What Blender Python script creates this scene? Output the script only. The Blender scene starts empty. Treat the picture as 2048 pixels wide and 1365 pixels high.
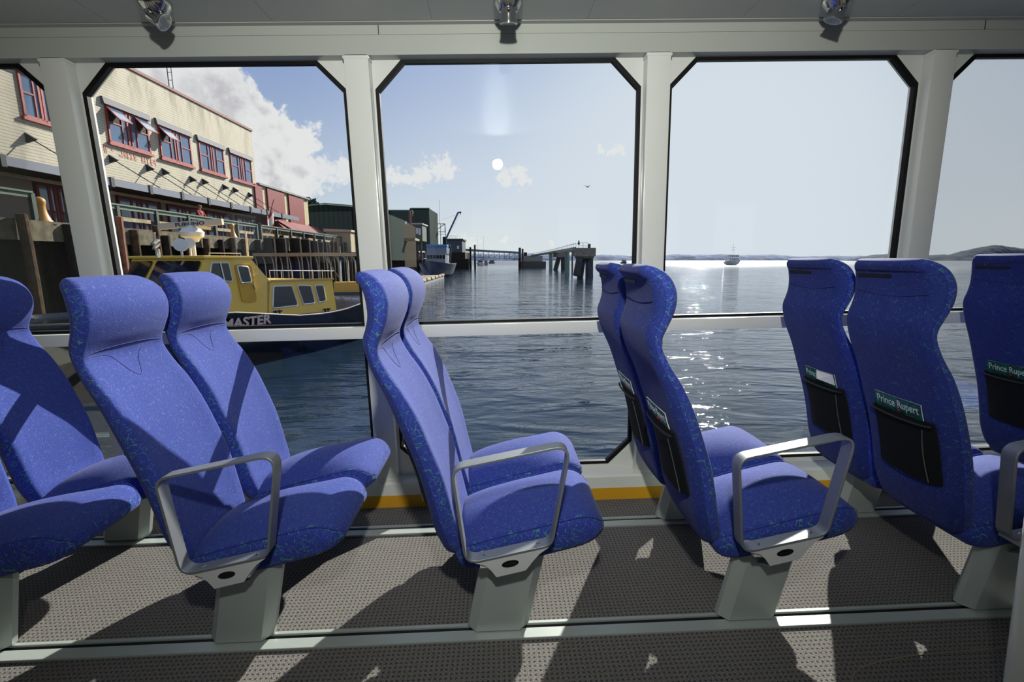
import bpy, bmesh, math, random
from mathutils import Vector, Matrix, Quaternion, noise
random.seed(7)
PI = math.pi
scn = bpy.context.scene
COL = scn.collection

# ---------------------------------------------------------------- camera
FPX = 920.0
PITCH, YAW, ROLL, EYE = .1802, .0282, -.0218, 1.2
def cam_axes(p, y, r):
    F = Vector((math.sin(y)*math.cos(p), math.cos(y)*math.cos(p), -math.sin(p)))
    R0 = Vector((math.cos(y), -math.sin(y), 0)); U0 = R0.cross(F)
    c, s = math.cos(r), math.sin(r)
    return c*R0+s*U0, -s*R0+c*U0, F
def cam_matrix(p, y, r, loc):
    R, U, F = cam_axes(p, y, r)
    m = Matrix((R, U, -F)).transposed().to_4x4()
    m.translation = Vector(loc)
    return m
CAM_M = cam_matrix(PITCH, YAW, ROLL, (0, 0, EYE))
cd = bpy.data.cameras.new('camera'); cam = bpy.data.objects.new('camera', cd); COL.objects.link(cam)
cd.sensor_width = 36; cd.lens = FPX/2048*36; cd.clip_start = .02; cd.clip_end = 12000
cam.matrix_world = CAM_M
scn.camera = cam

# The boat lies a little bow-down on level water: the harbour has a level frame of its own
# (eye at the origin, z up, y ahead) and TILT carries it into the cabin's frame.
S_PITCH = math.radians(9.96)
TILT = CAM_M @ cam_matrix(S_PITCH, 0, 0, (0, 0, 0)).inverted()
def sdir(x, y):
    R, U, F = cam_axes(S_PITCH, 0, 0)
    return F + R*((x-1024)/FPX) - U*((y-682.5)/FPX)
def at(x, y, Y):                       # harbour-frame point seen at photo pixel x, y at distance Y
    d = sdir(x, y); return d*(Y/d.y)
SUN_S = (TILT.to_3x3().inverted() @ Vector((.508, 1, math.tan(math.radians(29))*1.122))).normalized()

def lin(c):
    return tuple(((v/255)/12.92 if v/255 <= .04045 else ((v/255+.055)/1.055)**2.4) for v in c)

# ---------------------------------------------------------------- world: sky with clouds
scn.view_settings.view_transform = 'Standard'; scn.view_settings.look = 'None'
scn.view_settings.gamma = 1; scn.view_settings.use_curve_mapping = False
scn.view_settings.exposure = 0
W = bpy.data.worlds.new('sky'); scn.world = W; W.use_nodes = True
wt = W.node_tree; wt.nodes.clear()
class NT:
    def __init__(s, t): s.t = t
    def n(s, typ, **k):
        n = s.t.nodes.new(typ)
        for a, b in k.items(): setattr(n, a, b)
        return n
    def l(s, a, b): s.t.links.new(a, b)
    def put(s, sock, v):
        if isinstance(v, bpy.types.NodeSocket): s.l(v, sock)
        else: sock.default_value = v
    def m(s, op, a, b=0.0, c=0.0, clamp=False):
        n = s.n('ShaderNodeMath', operation=op, use_clamp=clamp)
        s.put(n.inputs[0], a); s.put(n.inputs[1], b)
        if op in ('MULTIPLY_ADD', 'SMOOTH_MAX', 'SMOOTH_MIN'): s.put(n.inputs[2], c)
        return n.outputs[0]
    def vm(s, op, a, b=None, out=0):
        n = s.n('ShaderNodeVectorMath', operation=op); s.put(n.inputs[0], a)
        if b is not None: s.put(n.inputs[1], b)
        return n.outputs[out]
    def mix(s, f, a, b):
        n = s.n('ShaderNodeMix', data_type='RGBA'); s.put(n.inputs[0], f)
        s.put(n.inputs[6], a if isinstance(a, bpy.types.NodeSocket) else (*a, 1))
        s.put(n.inputs[7], b if isinstance(b, bpy.types.NodeSocket) else (*b, 1))
        return n.outputs[2]
    def sstep(s, v, a, b, lo=0., hi=1.):
        n = s.n('ShaderNodeMapRange', interpolation_type='SMOOTHSTEP')
        s.put(n.inputs[0], v); n.inputs[1].default_value = a; n.inputs[2].default_value = b
        n.inputs[3].default_value = lo; n.inputs[4].default_value = hi
        return n.outputs[0]
    def noise(s, vec, scale, detail=2., rough=.5, dist=0.):
        n = s.n('ShaderNodeTexNoise'); s.put(n.inputs['Vector'], vec)
        n.inputs['Scale'].default_value = scale; n.inputs['Detail'].default_value = detail
        n.inputs['Roughness'].default_value = rough; n.inputs['Distortion'].default_value = dist
        return n.outputs[0]
w = NT(wt)
geo = w.n('ShaderNodeTexCoord').outputs['Generated']
T3 = TILT.to_3x3()
def sdot(v): return w.vm('DOT_PRODUCT', geo, tuple(T3 @ Vector(v)), 1)
el = sdot((0, 0, 1)); sunaz = sdot(Vector((SUN_S.x, SUN_S.y, .12)).normalized())
grad = w.mix(w.sstep(el, .0, .16), lin((226, 232, 232)), lin((212, 221, 236)))
grad = w.mix(w.sstep(el, .12, .42), grad, lin((176, 192, 224)))
grad = w.mix(w.sstep(el, .40, .95), grad, lin((84, 116, 184)))
away = w.mix(w.sstep(el, .02, .36), lin((204, 218, 228)), lin((146, 166, 208)))
sky = w.mix(w.sstep(sunaz, .93, .62), grad, away)
sky = w.mix(w.sstep(sunaz, .86, 1.), sky, lin((220, 228, 238)))
# clouds: blobs at fixed directions, broken up with noise
big = [(330,165,70),(395,190,75),(440,160,55),(470,215,62),(515,210,36),(520,262,62),(566,258,34),(585,282,44),(572,325,60),
       (470,290,62),(430,250,60),(520,345,48),(600,345,30),(585,378,30),(545,375,40)]
small = [(622,372,24),(650,345,28),(690,340,28),(720,350,26),(790,352,18),(815,356,16),(850,342,24),(880,335,28),(903,344,18),(838,352,20),(765,360,12),
         (1014,352,18),(1038,352,22),(1062,360,14),(1240,297,16),(1225,303,11),(1200,300,11),(925,482,15),(945,488,12),(908,478,10),(1008,484,11),(1100,488,9),(960,486,7)]
def group_density(bl, scale, amp):
    nz = w.n('ShaderNodeTexNoise'); w.l(geo, nz.inputs['Vector']); nz.inputs['Scale'].default_value = scale; nz.inputs['Detail'].default_value = 4
    vec = w.vm('ADD', geo, w.vm('MULTIPLY', w.vm('SUBTRACT', nz.outputs['Color'], (.5, .5, .5)), (amp, amp, amp)))
    dens = None
    for bx, by, br in bl:
        c = (T3 @ sdir(bx, by).normalized()); d = w.vm('DISTANCE', vec, tuple(c), 1); r = br/FPX*.93
        v = w.m('MULTIPLY_ADD', d, -1/r, 1.0)
        dens = v if dens is None else w.m('SMOOTH_MAX', dens, v, .15)
    return dens
fb = w.noise(geo, 34, 10, .66)
dn = w.m('ADD', group_density(big, 14, .10), w.m('MULTIPLY', w.m('SUBTRACT', fb, .5), 1.7))
fb3 = w.noise(geo, 90, 8, .66)
ds = w.m('ADD', group_density(small, 50, .045), w.m('MULTIPLY', w.m('SUBTRACT', fb3, .5), 2.6))
alpha = w.m('MAXIMUM', w.sstep(dn, -.02, .22), w.m('MULTIPLY', w.sstep(ds, -.1, .5), .9))
fb2 = w.noise(geo, 12, 7, .62)
body = w.m('ADD', w.m('MULTIPLY', w.sstep(dn, .2, 1.1), .55), w.m('MULTIPLY', w.m('SUBTRACT', fb2, .5), 2.2))
ccol = w.mix(w.m('MULTIPLY', w.m('MULTIPLY', w.sstep(body, .05, 1.0), w.sstep(dn, -.3, .6)), .8), lin((238, 236, 236)), lin((182, 176, 184)))
sky = w.mix(w.m('MULTIPLY', alpha, .96), sky, ccol)
bg = w.n('ShaderNodeBackground'); w.l(sky, bg.inputs[0]); bg.inputs[1].default_value = 1.0
w.l(bg.outputs[0], w.n('ShaderNodeOutputWorld').inputs[0])

# ---------------------------------------------------------------- sun and the photographer's flash
sd = bpy.data.lights.new('sun', 'SUN'); sd.energy = 9.2; sd.angle = math.radians(.53); sd.color = (1, .95, .87)
sun = bpy.data.objects.new('sun', sd); COL.objects.link(sun)
sun.rotation_euler = (T3 @ SUN_S).to_track_quat('Z', 'Y').to_euler()
fd = bpy.data.lights.new('camera_flash', 'SPOT'); fd.energy = 165; fd.shadow_soft_size = .042
fd.spot_size = math.radians(124); fd.spot_blend = 1.0; fd.color = (1, 1, .96)
fl = bpy.data.objects.new('camera_flash', fd); COL.objects.link(fl)
fl.location = (.03, -.12, 1.95)
fl.rotation_euler = Vector((0, -1, .16)).to_track_quat('Z', 'Y').to_euler()

# ---------------------------------------------------------------- materials
MATS = {}
def mat(name, col, rough=.5, metal=0., spec=.5, bump=None, build=None, **kw):
    if name in MATS: return MATS[name]
    m = bpy.data.materials.new(name); m.use_nodes = True
    t = NT(m.node_tree); b = m.node_tree.nodes['Principled BSDF']
    c = lin(col)
    b.inputs['Base Color'].default_value = (*c, 1); b.inputs['Roughness'].default_value = rough
    b.inputs['Metallic'].default_value = metal; b.inputs['Specular IOR Level'].default_value = spec
    co = t.n('ShaderNodeTexCoord').outputs['Object']
    if bump:                       # (scale, strength, tint variation)
        nz = t.noise(co, bump[0], 4)
        bn = t.n('ShaderNodeBump'); bn.inputs['Strength'].default_value = bump[1]; bn.inputs['Distance'].default_value = bump[3] if len(bump) > 3 else .01
        t.l(nz, bn.inputs['Height']); t.l(bn.outputs[0], b.inputs['Normal'])
        if bump[2]:
            f = t.sstep(nz, .3, .7)
            t.l(t.mix(f, tuple(v*(1-bump[2]) for v in c), tuple(min(1, v*(1+bump[2])) for v in c)), b.inputs['Base Color'])
    if build: build(t, b, co)
    MATS[name] = m
    return m

def fabric(front):
    def f(t, b, co):
        base, dark = lin((54, 70, 148)), lin((38, 52, 122))
        fine = t.noise(co, 420, 2)
        if front:
            n1 = t.noise(co, 70, 1, .4, .6); k = t.m('ABSOLUTE', t.m('SUBTRACT', n1, .5))
            line = t.sstep(k, .035, .012); br = t.sstep(t.noise(co, 110, 1), .45, .55)
            msk = t.m('MULTIPLY', t.m('MULTIPLY', line, br), .36)
            c = t.mix(t.sstep(fine, .3, .7), dark, base)
            c = t.mix(msk, c, lin((94, 122, 158)))
        else:
            n1 = t.noise(co, 34, 1, .4, 1.1); k = t.m('ABSOLUTE', t.m('SUBTRACT', n1, .5))
            line = t.sstep(k, .026, .012); br = t.sstep(t.noise(co, 50, 1), .42, .5)
            n2 = t.noise(co, 48, 1, .4, .9); k2 = t.m('ABSOLUTE', t.m('SUBTRACT', n2, .47))
            line2 = t.sstep(k2, .022, .010)
            c = t.mix(t.sstep(fine, .3, .7), lin((34, 48, 122)), lin((48, 64, 146)))
            c = t.mix(t.m('MULTIPLY', t.m('MULTIPLY', line, br), .8), c, lin((70, 130, 126)))
            c = t.mix(t.m('MULTIPLY', t.m('MULTIPLY', line2, t.m('SUBTRACT', 1., br)), .7), c, lin((84, 104, 196)))
        t.l(c, b.inputs['Base Color'])
        bn = t.n('ShaderNodeBump'); bn.inputs['Strength'].default_value = .35; bn.inputs['Distance'].default_value = .002
        t.l(fine, bn.inputs['Height']); t.l(bn.outputs[0], b.inputs['Normal'])
        b.inputs['Sheen Weight'].default_value = .08; b.inputs['Sheen Roughness'].default_value = .5
    return f
def back_fabric(t, b, co):
    v = t.n('ShaderNodeTexVoronoi', feature='DISTANCE_TO_EDGE'); t.l(co, v.inputs['Vector']); v.inputs['Scale'].default_value = 75
    crack = t.sstep(v.outputs[0], .0, .09)
    zone = t.sstep(t.noise(co, 6, 1), .42, .62)
    n1 = t.noise(co, 34, 1, .4, 1.1); k = t.m('ABSOLUTE', t.m('SUBTRACT', n1, .5))
    fine = t.noise(co, 420, 2)
    c = t.mix(t.sstep(fine, .3, .7), lin((28, 40, 106)), lin((40, 54, 126)))  # back colour darkened to offset the flash on the seat backs
    c = t.mix(t.m('MULTIPLY', t.m('SUBTRACT', 1., crack), t.m('MULTIPLY', zone, .6)), c, lin((22, 32, 92)))
    c = t.mix(t.m('MULTIPLY', t.sstep(k, .014, .005), .45), c, lin((62, 112, 134)))
    t.l(c, b.inputs['Base Color'])
    b.inputs['Sheen Weight'].default_value = .06
FAB = mat('blue_seat_fabric', (72, 88, 176), .85, spec=.2, build=fabric(True))
FABS = mat('blue_squiggle_fabric', (50, 66, 150), .85, spec=.2, build=fabric(False))
FABB = mat('blue_back_fabric', (50, 66, 150), .85, spec=.2, build=back_fabric)
SEAM = mat('dark_blue_seam', (34, 46, 112), .8)
BLACKP = mat('black_plastic', (14, 14, 16), .5)
RUBBER = mat('black_rubber', (8, 8, 9), .55, spec=.25)
WHITE = mat('white_gloss_paint', (212, 214, 206), .18, spec=.5, bump=(300, .02, 0))
GREYW = mat('grey_white_paint', (168, 172, 163), .3, bump=(300, .02, 0))
CEILM = mat('ceiling_laminate', (172, 174, 164), .45)
ALU = mat('brushed_aluminium', (150, 155, 158), .5, metal=.75, bump=(400, .02, 0))
ALUP = mat('painted_aluminium', (168, 176, 172), .38, metal=.25)
CHROME = mat('chrome', (200, 200, 200), .12, metal=1.)
YEL = mat('yellow_kick_strip', (206, 152, 30), .5)
def carpet(t, b, co):
    sp = t.n('ShaderNodeSeparateXYZ'); t.l(co, sp.inputs[0])
    x, y = sp.outputs[0], sp.outputs[1]
    k = 2*PI/.0155; ky = 2*PI/.0150
    s = t.m('MULTIPLY', t.m('MAXIMUM', t.m('SINE', t.m('MULTIPLY', x, k)), 0.), t.m('MAXIMUM', t.m('SINE', t.m('MULTIPLY', y, ky)), 0.))
    d = t.sstep(s, .1, .35)
    big = t.noise(co, 3, 3); fine = t.noise(co, 260, 3)
    base = t.mix(t.sstep(fine, .3, .7), lin((84, 83, 80)), lin((130, 125, 118)))
    base = t.mix(t.m('MULTIPLY', t.sstep(big, .45, .75), .25), base, lin((90, 84, 80)))
    t.l(t.mix(t.m('MULTIPLY', d, .85), base, lin((48, 56, 76))), b.inputs['Base Color'])
    bn = t.n('ShaderNodeBump'); bn.inputs['Strength'].default_value = .6; bn.inputs['Distance'].default_value = .003
    t.l(t.m('ADD', s, fine), bn.inputs['Height']); t.l(bn.outputs[0], b.inputs['Normal'])
CARPET = mat('grey_woven_carpet', (120, 114, 106), .95, spec=.1, build=carpet)
def glassm():
    m = bpy.data.materials.new('window_glass'); m.use_nodes = True; t = NT(m.node_tree); m.node_tree.nodes.clear()
    tr = t.n('ShaderNodeBsdfTransparent'); tr.inputs[0].default_value = (.97, .985, .98, 1)
    g = t.n('ShaderNodeBsdfGlossy'); g.inputs['Roughness'].default_value = .004
    fr = t.n('ShaderNodeFresnel'); fr.inputs[0].default_value = 1.45
    co = t.n('ShaderNodeTexCoord').outputs['Object']
    mx = t.n('ShaderNodeMixShader'); t.l(t.m('MULTIPLY', fr.outputs[0], .4), mx.inputs[0])
    t.l(tr.outputs[0], mx.inputs[1]); t.l(g.outputs[0], mx.inputs[2])
    t.l(mx.outputs[0], t.n('ShaderNodeOutputMaterial').inputs[0]); return m
GLASS = glassm()
HAIRLINE = mat('dark_gap', (30, 31, 30), .8)

# ---------------------------------------------------------------- mesh helpers
class MB:
    """collects shapes; build() links them as ONE mesh object"""
    def __init__(s): s.v = []; s.f = []; s.mi = []; s.mats = []; s.cur = 0
    def use(s, m):
        if m not in s.mats: s.mats.append(m)
        s.cur = s.mats.index(m); return s
    def add(s, vs, fs, flip=False):
        o = len(s.v); s.v += [tuple(v) for v in vs]
        for f in fs:
            s.f.append([o+i for i in (reversed(f) if flip else f)]); s.mi.append(s.cur)
        return s
    def box(s, x0, x1, y0, y1, z0, z1, bev=0.):
        if bev:
            bm = bmesh.new(); bmesh.ops.create_cube(bm, size=1)
            for v in bm.verts: v.co = Vector(((x0+x1)/2+v.co.x*(x1-x0), (y0+y1)/2+v.co.y*(y1-y0), (z0+z1)/2+v.co.z*(z1-z0)))
            bmesh.ops.bevel(bm, geom=bm.edges[:], offset=bev, segments=2, affect='EDGES', profile=.6)
            bm.verts.ensure_lookup_table(); bm.verts.index_update()
            s.add([v.co for v in bm.verts], [[v.index for v in f.verts] for f in bm.faces]); bm.free(); return s
        v = [(x, y, z) for z in (z0, z1) for y in (y0, y1) for x in (x0, x1)]
        return s.add(v, [(0, 2, 3, 1), (4, 5, 7, 6), (0, 1, 5, 4), (2, 6, 7, 3), (0, 4, 6, 2), (1, 3, 7, 5)])
    def prism(s, pts, vec):             # planar polygon of 3D points extruded by vec
        n = len(pts); a = [Vector(p) for p in pts]; b = [p+Vector(vec) for p in a]
        nn = Vector((0, 0, 0))
        for i in range(n): nn += a[i].cross(a[(i+1) % n])
        fl = nn.dot(Vector(vec)) > 0
        fs = [list(range(n)), list(range(2*n-1, n-1, -1))] + [[i, i+n, (i+1) % n+n, (i+1) % n] for i in range(n)]
        return s.add(a+b, fs, flip=fl)
    def bar(s, p, q, w, h=None, up=(0, 0, 1)):
        p, q = Vector(p), Vector(q); h = h or w; d = (q-p)
        if d.length < 1e-6: return s
        d.normalize(); u = Vector(up)
        if abs(d.dot(u)) > .98: u = Vector((0, 1, 0)) if abs(d.y) < .9 else Vector((1, 0, 0))
        r = d.cross(u).normalized(); u = r.cross(d)
        c = [r*(w/2*i)+u*(h/2*j) for i, j in ((-1, -1), (1, -1), (1, 1), (-1, 1))]
        return s.add([p+k for k in c]+[q+k for k in c], [(3, 2, 1, 0), (4, 5, 6, 7), (0, 1, 5, 4), (1, 2, 6, 5), (2, 3, 7, 6), (3, 0, 4, 7)])
    def tube(s, path, rad, seg=10, closed=False):
        P = [Vector(p) for p in path]; n = len(P); R = rad if isinstance(rad, (list, tuple)) else [rad]*n
        rings = []; prev = None
        for i in range(n):
            if closed: d = P[(i+1) % n]-P[i-1]
            else: d = P[min(i+1, n-1)]-P[max(i-1, 0)]
            d.normalize()
            if prev is None:
                u = Vector((0, 0, 1)) if abs(d.z) < .9 else Vector((1, 0, 0))
            else: u = prev
            r = d.cross(u).normalized(); u = r.cross(d).normalized(); prev = u
            rings.append([P[i]+(r*math.cos(2*PI*k/seg)+u*math.sin(2*PI*k/seg))*R[i] for k in range(seg)])
        vs = [v for r_ in rings for v in r_]; fs = []
        m = n if closed else n-1
        for i in range(m):
            j = (i+1) % n
            for k in range(seg):
                k2 = (k+1) % seg; fs.append((i*seg+k, i*seg+k2, j*seg+k2, j*seg+k))
        if not closed: fs += [tuple(range(seg-1, -1, -1)), tuple((n-1)*seg+k for k in range(seg))]
        return s.add(vs, fs)
    def cyl(s, p, q, r0, r1=None, seg=16): return s.tube([p, q], [r0, r0 if r1 is None else r1], seg)
    def lathe(s, base, axis, prof, seg=20):   # prof = [(distance along axis, radius)]
        b = Vector(base); a = Vector(axis).normalized()
        return s.tube([b+a*h for h, r in prof], [max(r, 1e-4) for h, r in prof], seg)
    def loft(s, rings, caps=True):
        n = len(rings[0]); vs = [v for r in rings for v in r]; fs = []
        for i in range(len(rings)-1):
            for k in range(n):
                k2 = (k+1) % n; fs.append((i*n+k, i*n+k2, (i+1)*n+k2, (i+1)*n+k))
        if caps: fs += [tuple(range(n-1, -1, -1)), tuple((len(rings)-1)*n+k for k in range(n))]
        return s.add(vs, fs)
    def build(s, name, m=None, parent=None, smooth=False, fix=True):
        me = bpy.data.meshes.new(name)
        me.from_pydata(s.v, [], s.f)
        for k in (s.mats or [m]): me.materials.append(k)
        if s.mats: me.polygons.foreach_set('material_index', s.mi)
        if fix:
            bm = bmesh.new(); bm.from_mesh(me); bmesh.ops.recalc_face_normals(bm, faces=bm.faces); bm.to_mesh(me); bm.free()
        if smooth:
            me.polygons.foreach_set('use_smooth', [True]*len(me.polygons))
            me.set_sharp_from_angle(angle=math.radians(smooth if smooth is not True else 40))
        me.update()
        o = bpy.data.objects.new(name, me); COL.objects.link(o)
        if parent: o.parent = parent
        return o
def tag(o, label=None, cat=None, group=None, kind=None):
    if label: o['label'] = label
    if cat: o['category'] = cat
    if group: o['group'] = group
    if kind: o['kind'] = kind
    return o
def empty(name, loc=(0, 0, 0), rz=0., label=None, cat=None, group=None):
    o = bpy.data.objects.new(name, None); COL.objects.link(o); o.location = loc; o.rotation_euler = (0, 0, rz)
    o.empty_display_size = .1
    return tag(o, label, cat, group)
def copy_tree(o, parent=None):
    c = o.copy(); COL.objects.link(c); c.parent = parent
    for ch in [x for x in KIDS.get(o.name, [])]: copy_tree(ch, c)
    return c
KIDS = {}
def index_kids(root):
    for ch in root.children: KIDS.setdefault(root.name, []).append(ch); index_kids(ch)
def text(name, s, size, m, parent, M, extrude=.0005, font_scale=(1, 1), align='CENTER', shear=0., bold=0.):
    cu = bpy.data.curves.new(name, 'FONT'); cu.body = s; cu.size = size; cu.extrude = extrude
    cu.align_x = align; cu.align_y = 'CENTER'; cu.shear = shear; cu.offset = bold; cu.resolution_u = 3
    o = bpy.data.objects.new(name, cu); COL.objects.link(o)
    dg = bpy.context.evaluated_depsgraph_get(); me = bpy.data.meshes.new_from_object(o.evaluated_get(dg))
    bpy.data.objects.remove(o); bpy.data.curves.remove(cu)
    me.transform(M @ Matrix.Diagonal((font_scale[0], font_scale[1], 1, 1)))
    me.materials.clear(); me.materials.append(m); me.name = name
    o = bpy.data.objects.new(name, me); COL.objects.link(o); o.parent = parent
    return o
def frame_m(origin, xdir, ydir):
    x = Vector(xdir).normalized(); y = Vector(ydir); y = (y-x*y.dot(x)).normalized(); z = x.cross(y)
    m = Matrix((x, y, z)).transposed().to_4x4(); m.translation = Vector(origin); return m

# ================================================================ THE CABIN
XA, XB = -4.9, 4.9
YB = -3.3                                   # inner wall behind the camera
WY = 2.116; GY = 2.19
def struct(o): o['kind'] = 'structure'; return o
f = MB().box(XA, XB, YB, WY, -.05, 0); struct(f.build('floor', CARPET))
# ceiling: panels with thin joints
f = MB().use(CEILM)
joints = [-4.05, -3.42, -2.79, -2.15, -1.52, -.877, -.237, .398, 1.04, 1.69, 2.33, 2.97, 3.6, 4.3]
xs = [XA]+joints+[XB]
for a, b in zip(xs, xs[1:]): f.box(a+.0015, b-.0015, YB, 2.085, 2.157, 2.175)
f.box(XA, XB, 2.088, WY+.02, 2.154, 2.175)
f.use(GREYW); f.box(XA, XB, YB, 2.085, 2.1585, 2.1595)
f.use(HAIRLINE); f.box(XA, XB, YB, WY, 2.176, 2.22)
struct(f.build('ceiling'))
# window wall
POSTS = [-4.36, -3.106, -1.852, -.618, .661, 1.91, 3.165, 4.42]; PW = .1035
OPEN = []
for a, b in zip(POSTS, POSTS[1:]): OPEN.append((a+PW+.013, b-.013))
f = MB().use(WHITE)
Z0, Z1, CH = .165, 2.04, .118
def octagon(a, b, z0, z1, c): return [(a+c, z0), (b-c, z0), (b, z0+c), (b, z1-c), (b-c, z1), (a+c, z1), (a, z1-c), (a, z0+c)]
for i, (a, b) in enumerate(OPEN):
    l = POSTS[i]+PW/2; r = POSTS[i+1]+PW/2
    outer = [(a+CH, .0), (b-CH, .0), (r, .0), (r, Z1-CH), (b-CH, 2.2), (a+CH, 2.2), (l, Z1-CH), (l, Z0+CH)]
    outer = [(a+CH, 0), (b-CH, 0), (r, Z0+CH), (r, Z1-CH), (b-CH, 2.2), (a+CH, 2.2), (l, Z1-CH), (l, Z0+CH)]
    inner = octagon(a, b, Z0, Z1, CH)
    corners = {1: (r, 0), 3: (r, 2.2), 5: (l, 2.2), 7: (l, 0)}
    for k in range(8):
        k2 = (k+1) % 8
        poly = [inner[k], outer[k]] + ([corners[k]] if k in corners else []) + [outer[k2], inner[k2]]
        f.prism([(x, GY-.022, z) for x, z in poly], (0, .045, 0))
struct(f.build('wall_window_side', WHITE))
# header beam, sill ledge and kick strip
f = MB().use(GREYW)
f.box(XA, XB, WY, GY-.02, 2.042, 2.118); f.box(XA, XB, WY-.0015, GY-.02, 2.1185, 2.16)
f.use(HAIRLINE)
for x in (-.464, 2.116, -3.05): f.box(x-.0015, x+.0015, WY-.003, WY, 2.119, 2.156)
struct(f.build('trim_1', GREYW))
f = MB().use(WHITE)
f.prism([(XA, WY-.012, .062), (XA, WY-.012, .118), (XA, WY-.004, .127), (XA, GY-.02, .138), (XA, GY-.02, .0), (XA, WY-.012, 0)], (XB-XA, 0, 0))
f.build('trim_2', WHITE)['kind'] = 'structure'
f = MB().box(XA, XB, WY-.016, WY-.0125, 0, .061); struct(f.build('baseboard_window_side', YEL))
# mullion posts and mid rail
for i, x in enumerate(POSTS):
    f = MB().box(x, x+PW, WY, GY-.018, .12, 2.05, bev=.006)
    for s in (0, 1):                        # weld flares at head and foot
        z = 2.035 if s == 0 else .137
        f.box(x-.004, x+PW+.004, WY-.002, GY-.02, z-.006, z+.006, bev=.004)
    struct(f.build('trim_%d' % (3+i), WHITE, smooth=True))
f = MB()
for (a, b), i in zip(OPEN, range(9)):
    f.box(POSTS[i]+PW-.002, POSTS[i+1]+.002, WY+.006, GY-.03, .8413, .8978, bev=.005)
struct(f.build('trim_20', WHITE, smooth=True))
# windows: glass pane + rubber gasket + black cover strip on the mid rail
for i, (a, b) in enumerate(OPEN):
    p = MB().prism([(x, GY+.022-.021*z, z) for x, z in octagon(a-.01, b+.01, Z0-.01, Z1+.01, CH)], (0, .006, 0))
    win = struct(p.build('window_%d' % (i+1), GLASS))
    g = MB(); o8 = octagon(a-.004, b+.004, Z0-.004, Z1+.004, CH); i8 = octagon(a+.012, b-.012, Z0+.012, Z1-.012, CH-.004)
    for k in range(8):
        k2 = (k+1) % 8
        g.prism([(x, GY-.024, z) for x, z in (i8[k], o8[k], o8[k2], i8[k2])], (0, .022, 0))
    g.box(a, b, GY-.034, GY-.002, .8985, .9105)
    g.build('gasket', RUBBER, win)
# wall behind the camera, unseen, set deep with small openings to lower the fill
f = MB()
f.box(XA, XB, YB-.1, YB, 0, .95); f.box(XA, XB, YB-.1, YB, 1.75, 2.2)
for x in (-4.9, -3.6, -2.3, -1.0, .4, 1.7, 3.0, 4.3): f.box(x, x+.6, YB-.1, YB, .95, 1.75)
struct(f.build('wall_aisle_side', WHITE))
f = MB().box(XA-.1, XA, YB, GY, 0, 2.2); struct(f.build('wall_left', CEILM))  # added end wall, out of view, keeps open sky out of glass reflections
f = MB().box(XB, XB+.1, YB, GY, 0, 2.2); struct(f.build('wall_right', CEILM))  # matching unseen end wall, added to stop sky mirroring in the windows
# seat tracks let into the floor
for n, y0 in ((21, 1.268), (22, 1.862)):
    f = MB().use(ALUP)
    f.box(XA, XB, y0, y0+.040, 0, .009, bev=.002); f.box(XA, XB, y0+.058, y0+.070, 0, .009, bev=.002)
    f.use(BLACKP); f.box(XA, XB, y0+.040, y0+.058, 0, .002)
    struct(f.build('trim_%d' % n, ALUP))

# ================================================================ SEATS
REAR = [(-.014, .262), (-.050, .277), (-.071, .319), (-.090, .38), (-.099, .43), (-.114, .507), (-.139, .602), (-.168, .686), (-.203, .795),
        (-.243, .884), (-.259, .944), (-.260, .978), (-.249, 1.011), (-.242, 1.048), (-.248, 1.097), (-.258, 1.125), (-.269, 1.134), (-.279, 1.150), (-.274, 1.164)]
FRONT = [(-.004, .272), (.002, .305), (-.008, .355), (-.020, .412), (-.030, .465), (-.048, .547), (-.078, .638), (-.110, .728), (-.150, .81),
         (-.186, .868), (-.213, .922), (-.215, .955), (-.200, .992), (-.183, 1.034), (-.176, 1.078), (-.184, 1.116), (-.203, 1.145), (-.232, 1.164), (-.256, 1.170)]
HALF = [.125, .152, .166, .172, .174, .176, .177, .176, .173, .169, .166, .166, .168, .171, .170, .163, .152, .134, .118]
def cat(A, t):
    n = len(A)-1; i = min(int(t), n-1); u = t-i
    p = [A[max(i-1, 0)], A[i], A[i+1], A[min(i+2, n)]]
    def c(a, b, c_, d): return .5*((2*b)+(-a+c_)*u+(2*a-5*b+4*c_-d)*u*u+(-a+3*b-3*c_+d)*u**3)
    if isinstance(p[0], tuple): return tuple(c(*[q[k] for q in p]) for k in range(len(p[0])))
    return c(*p)
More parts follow.
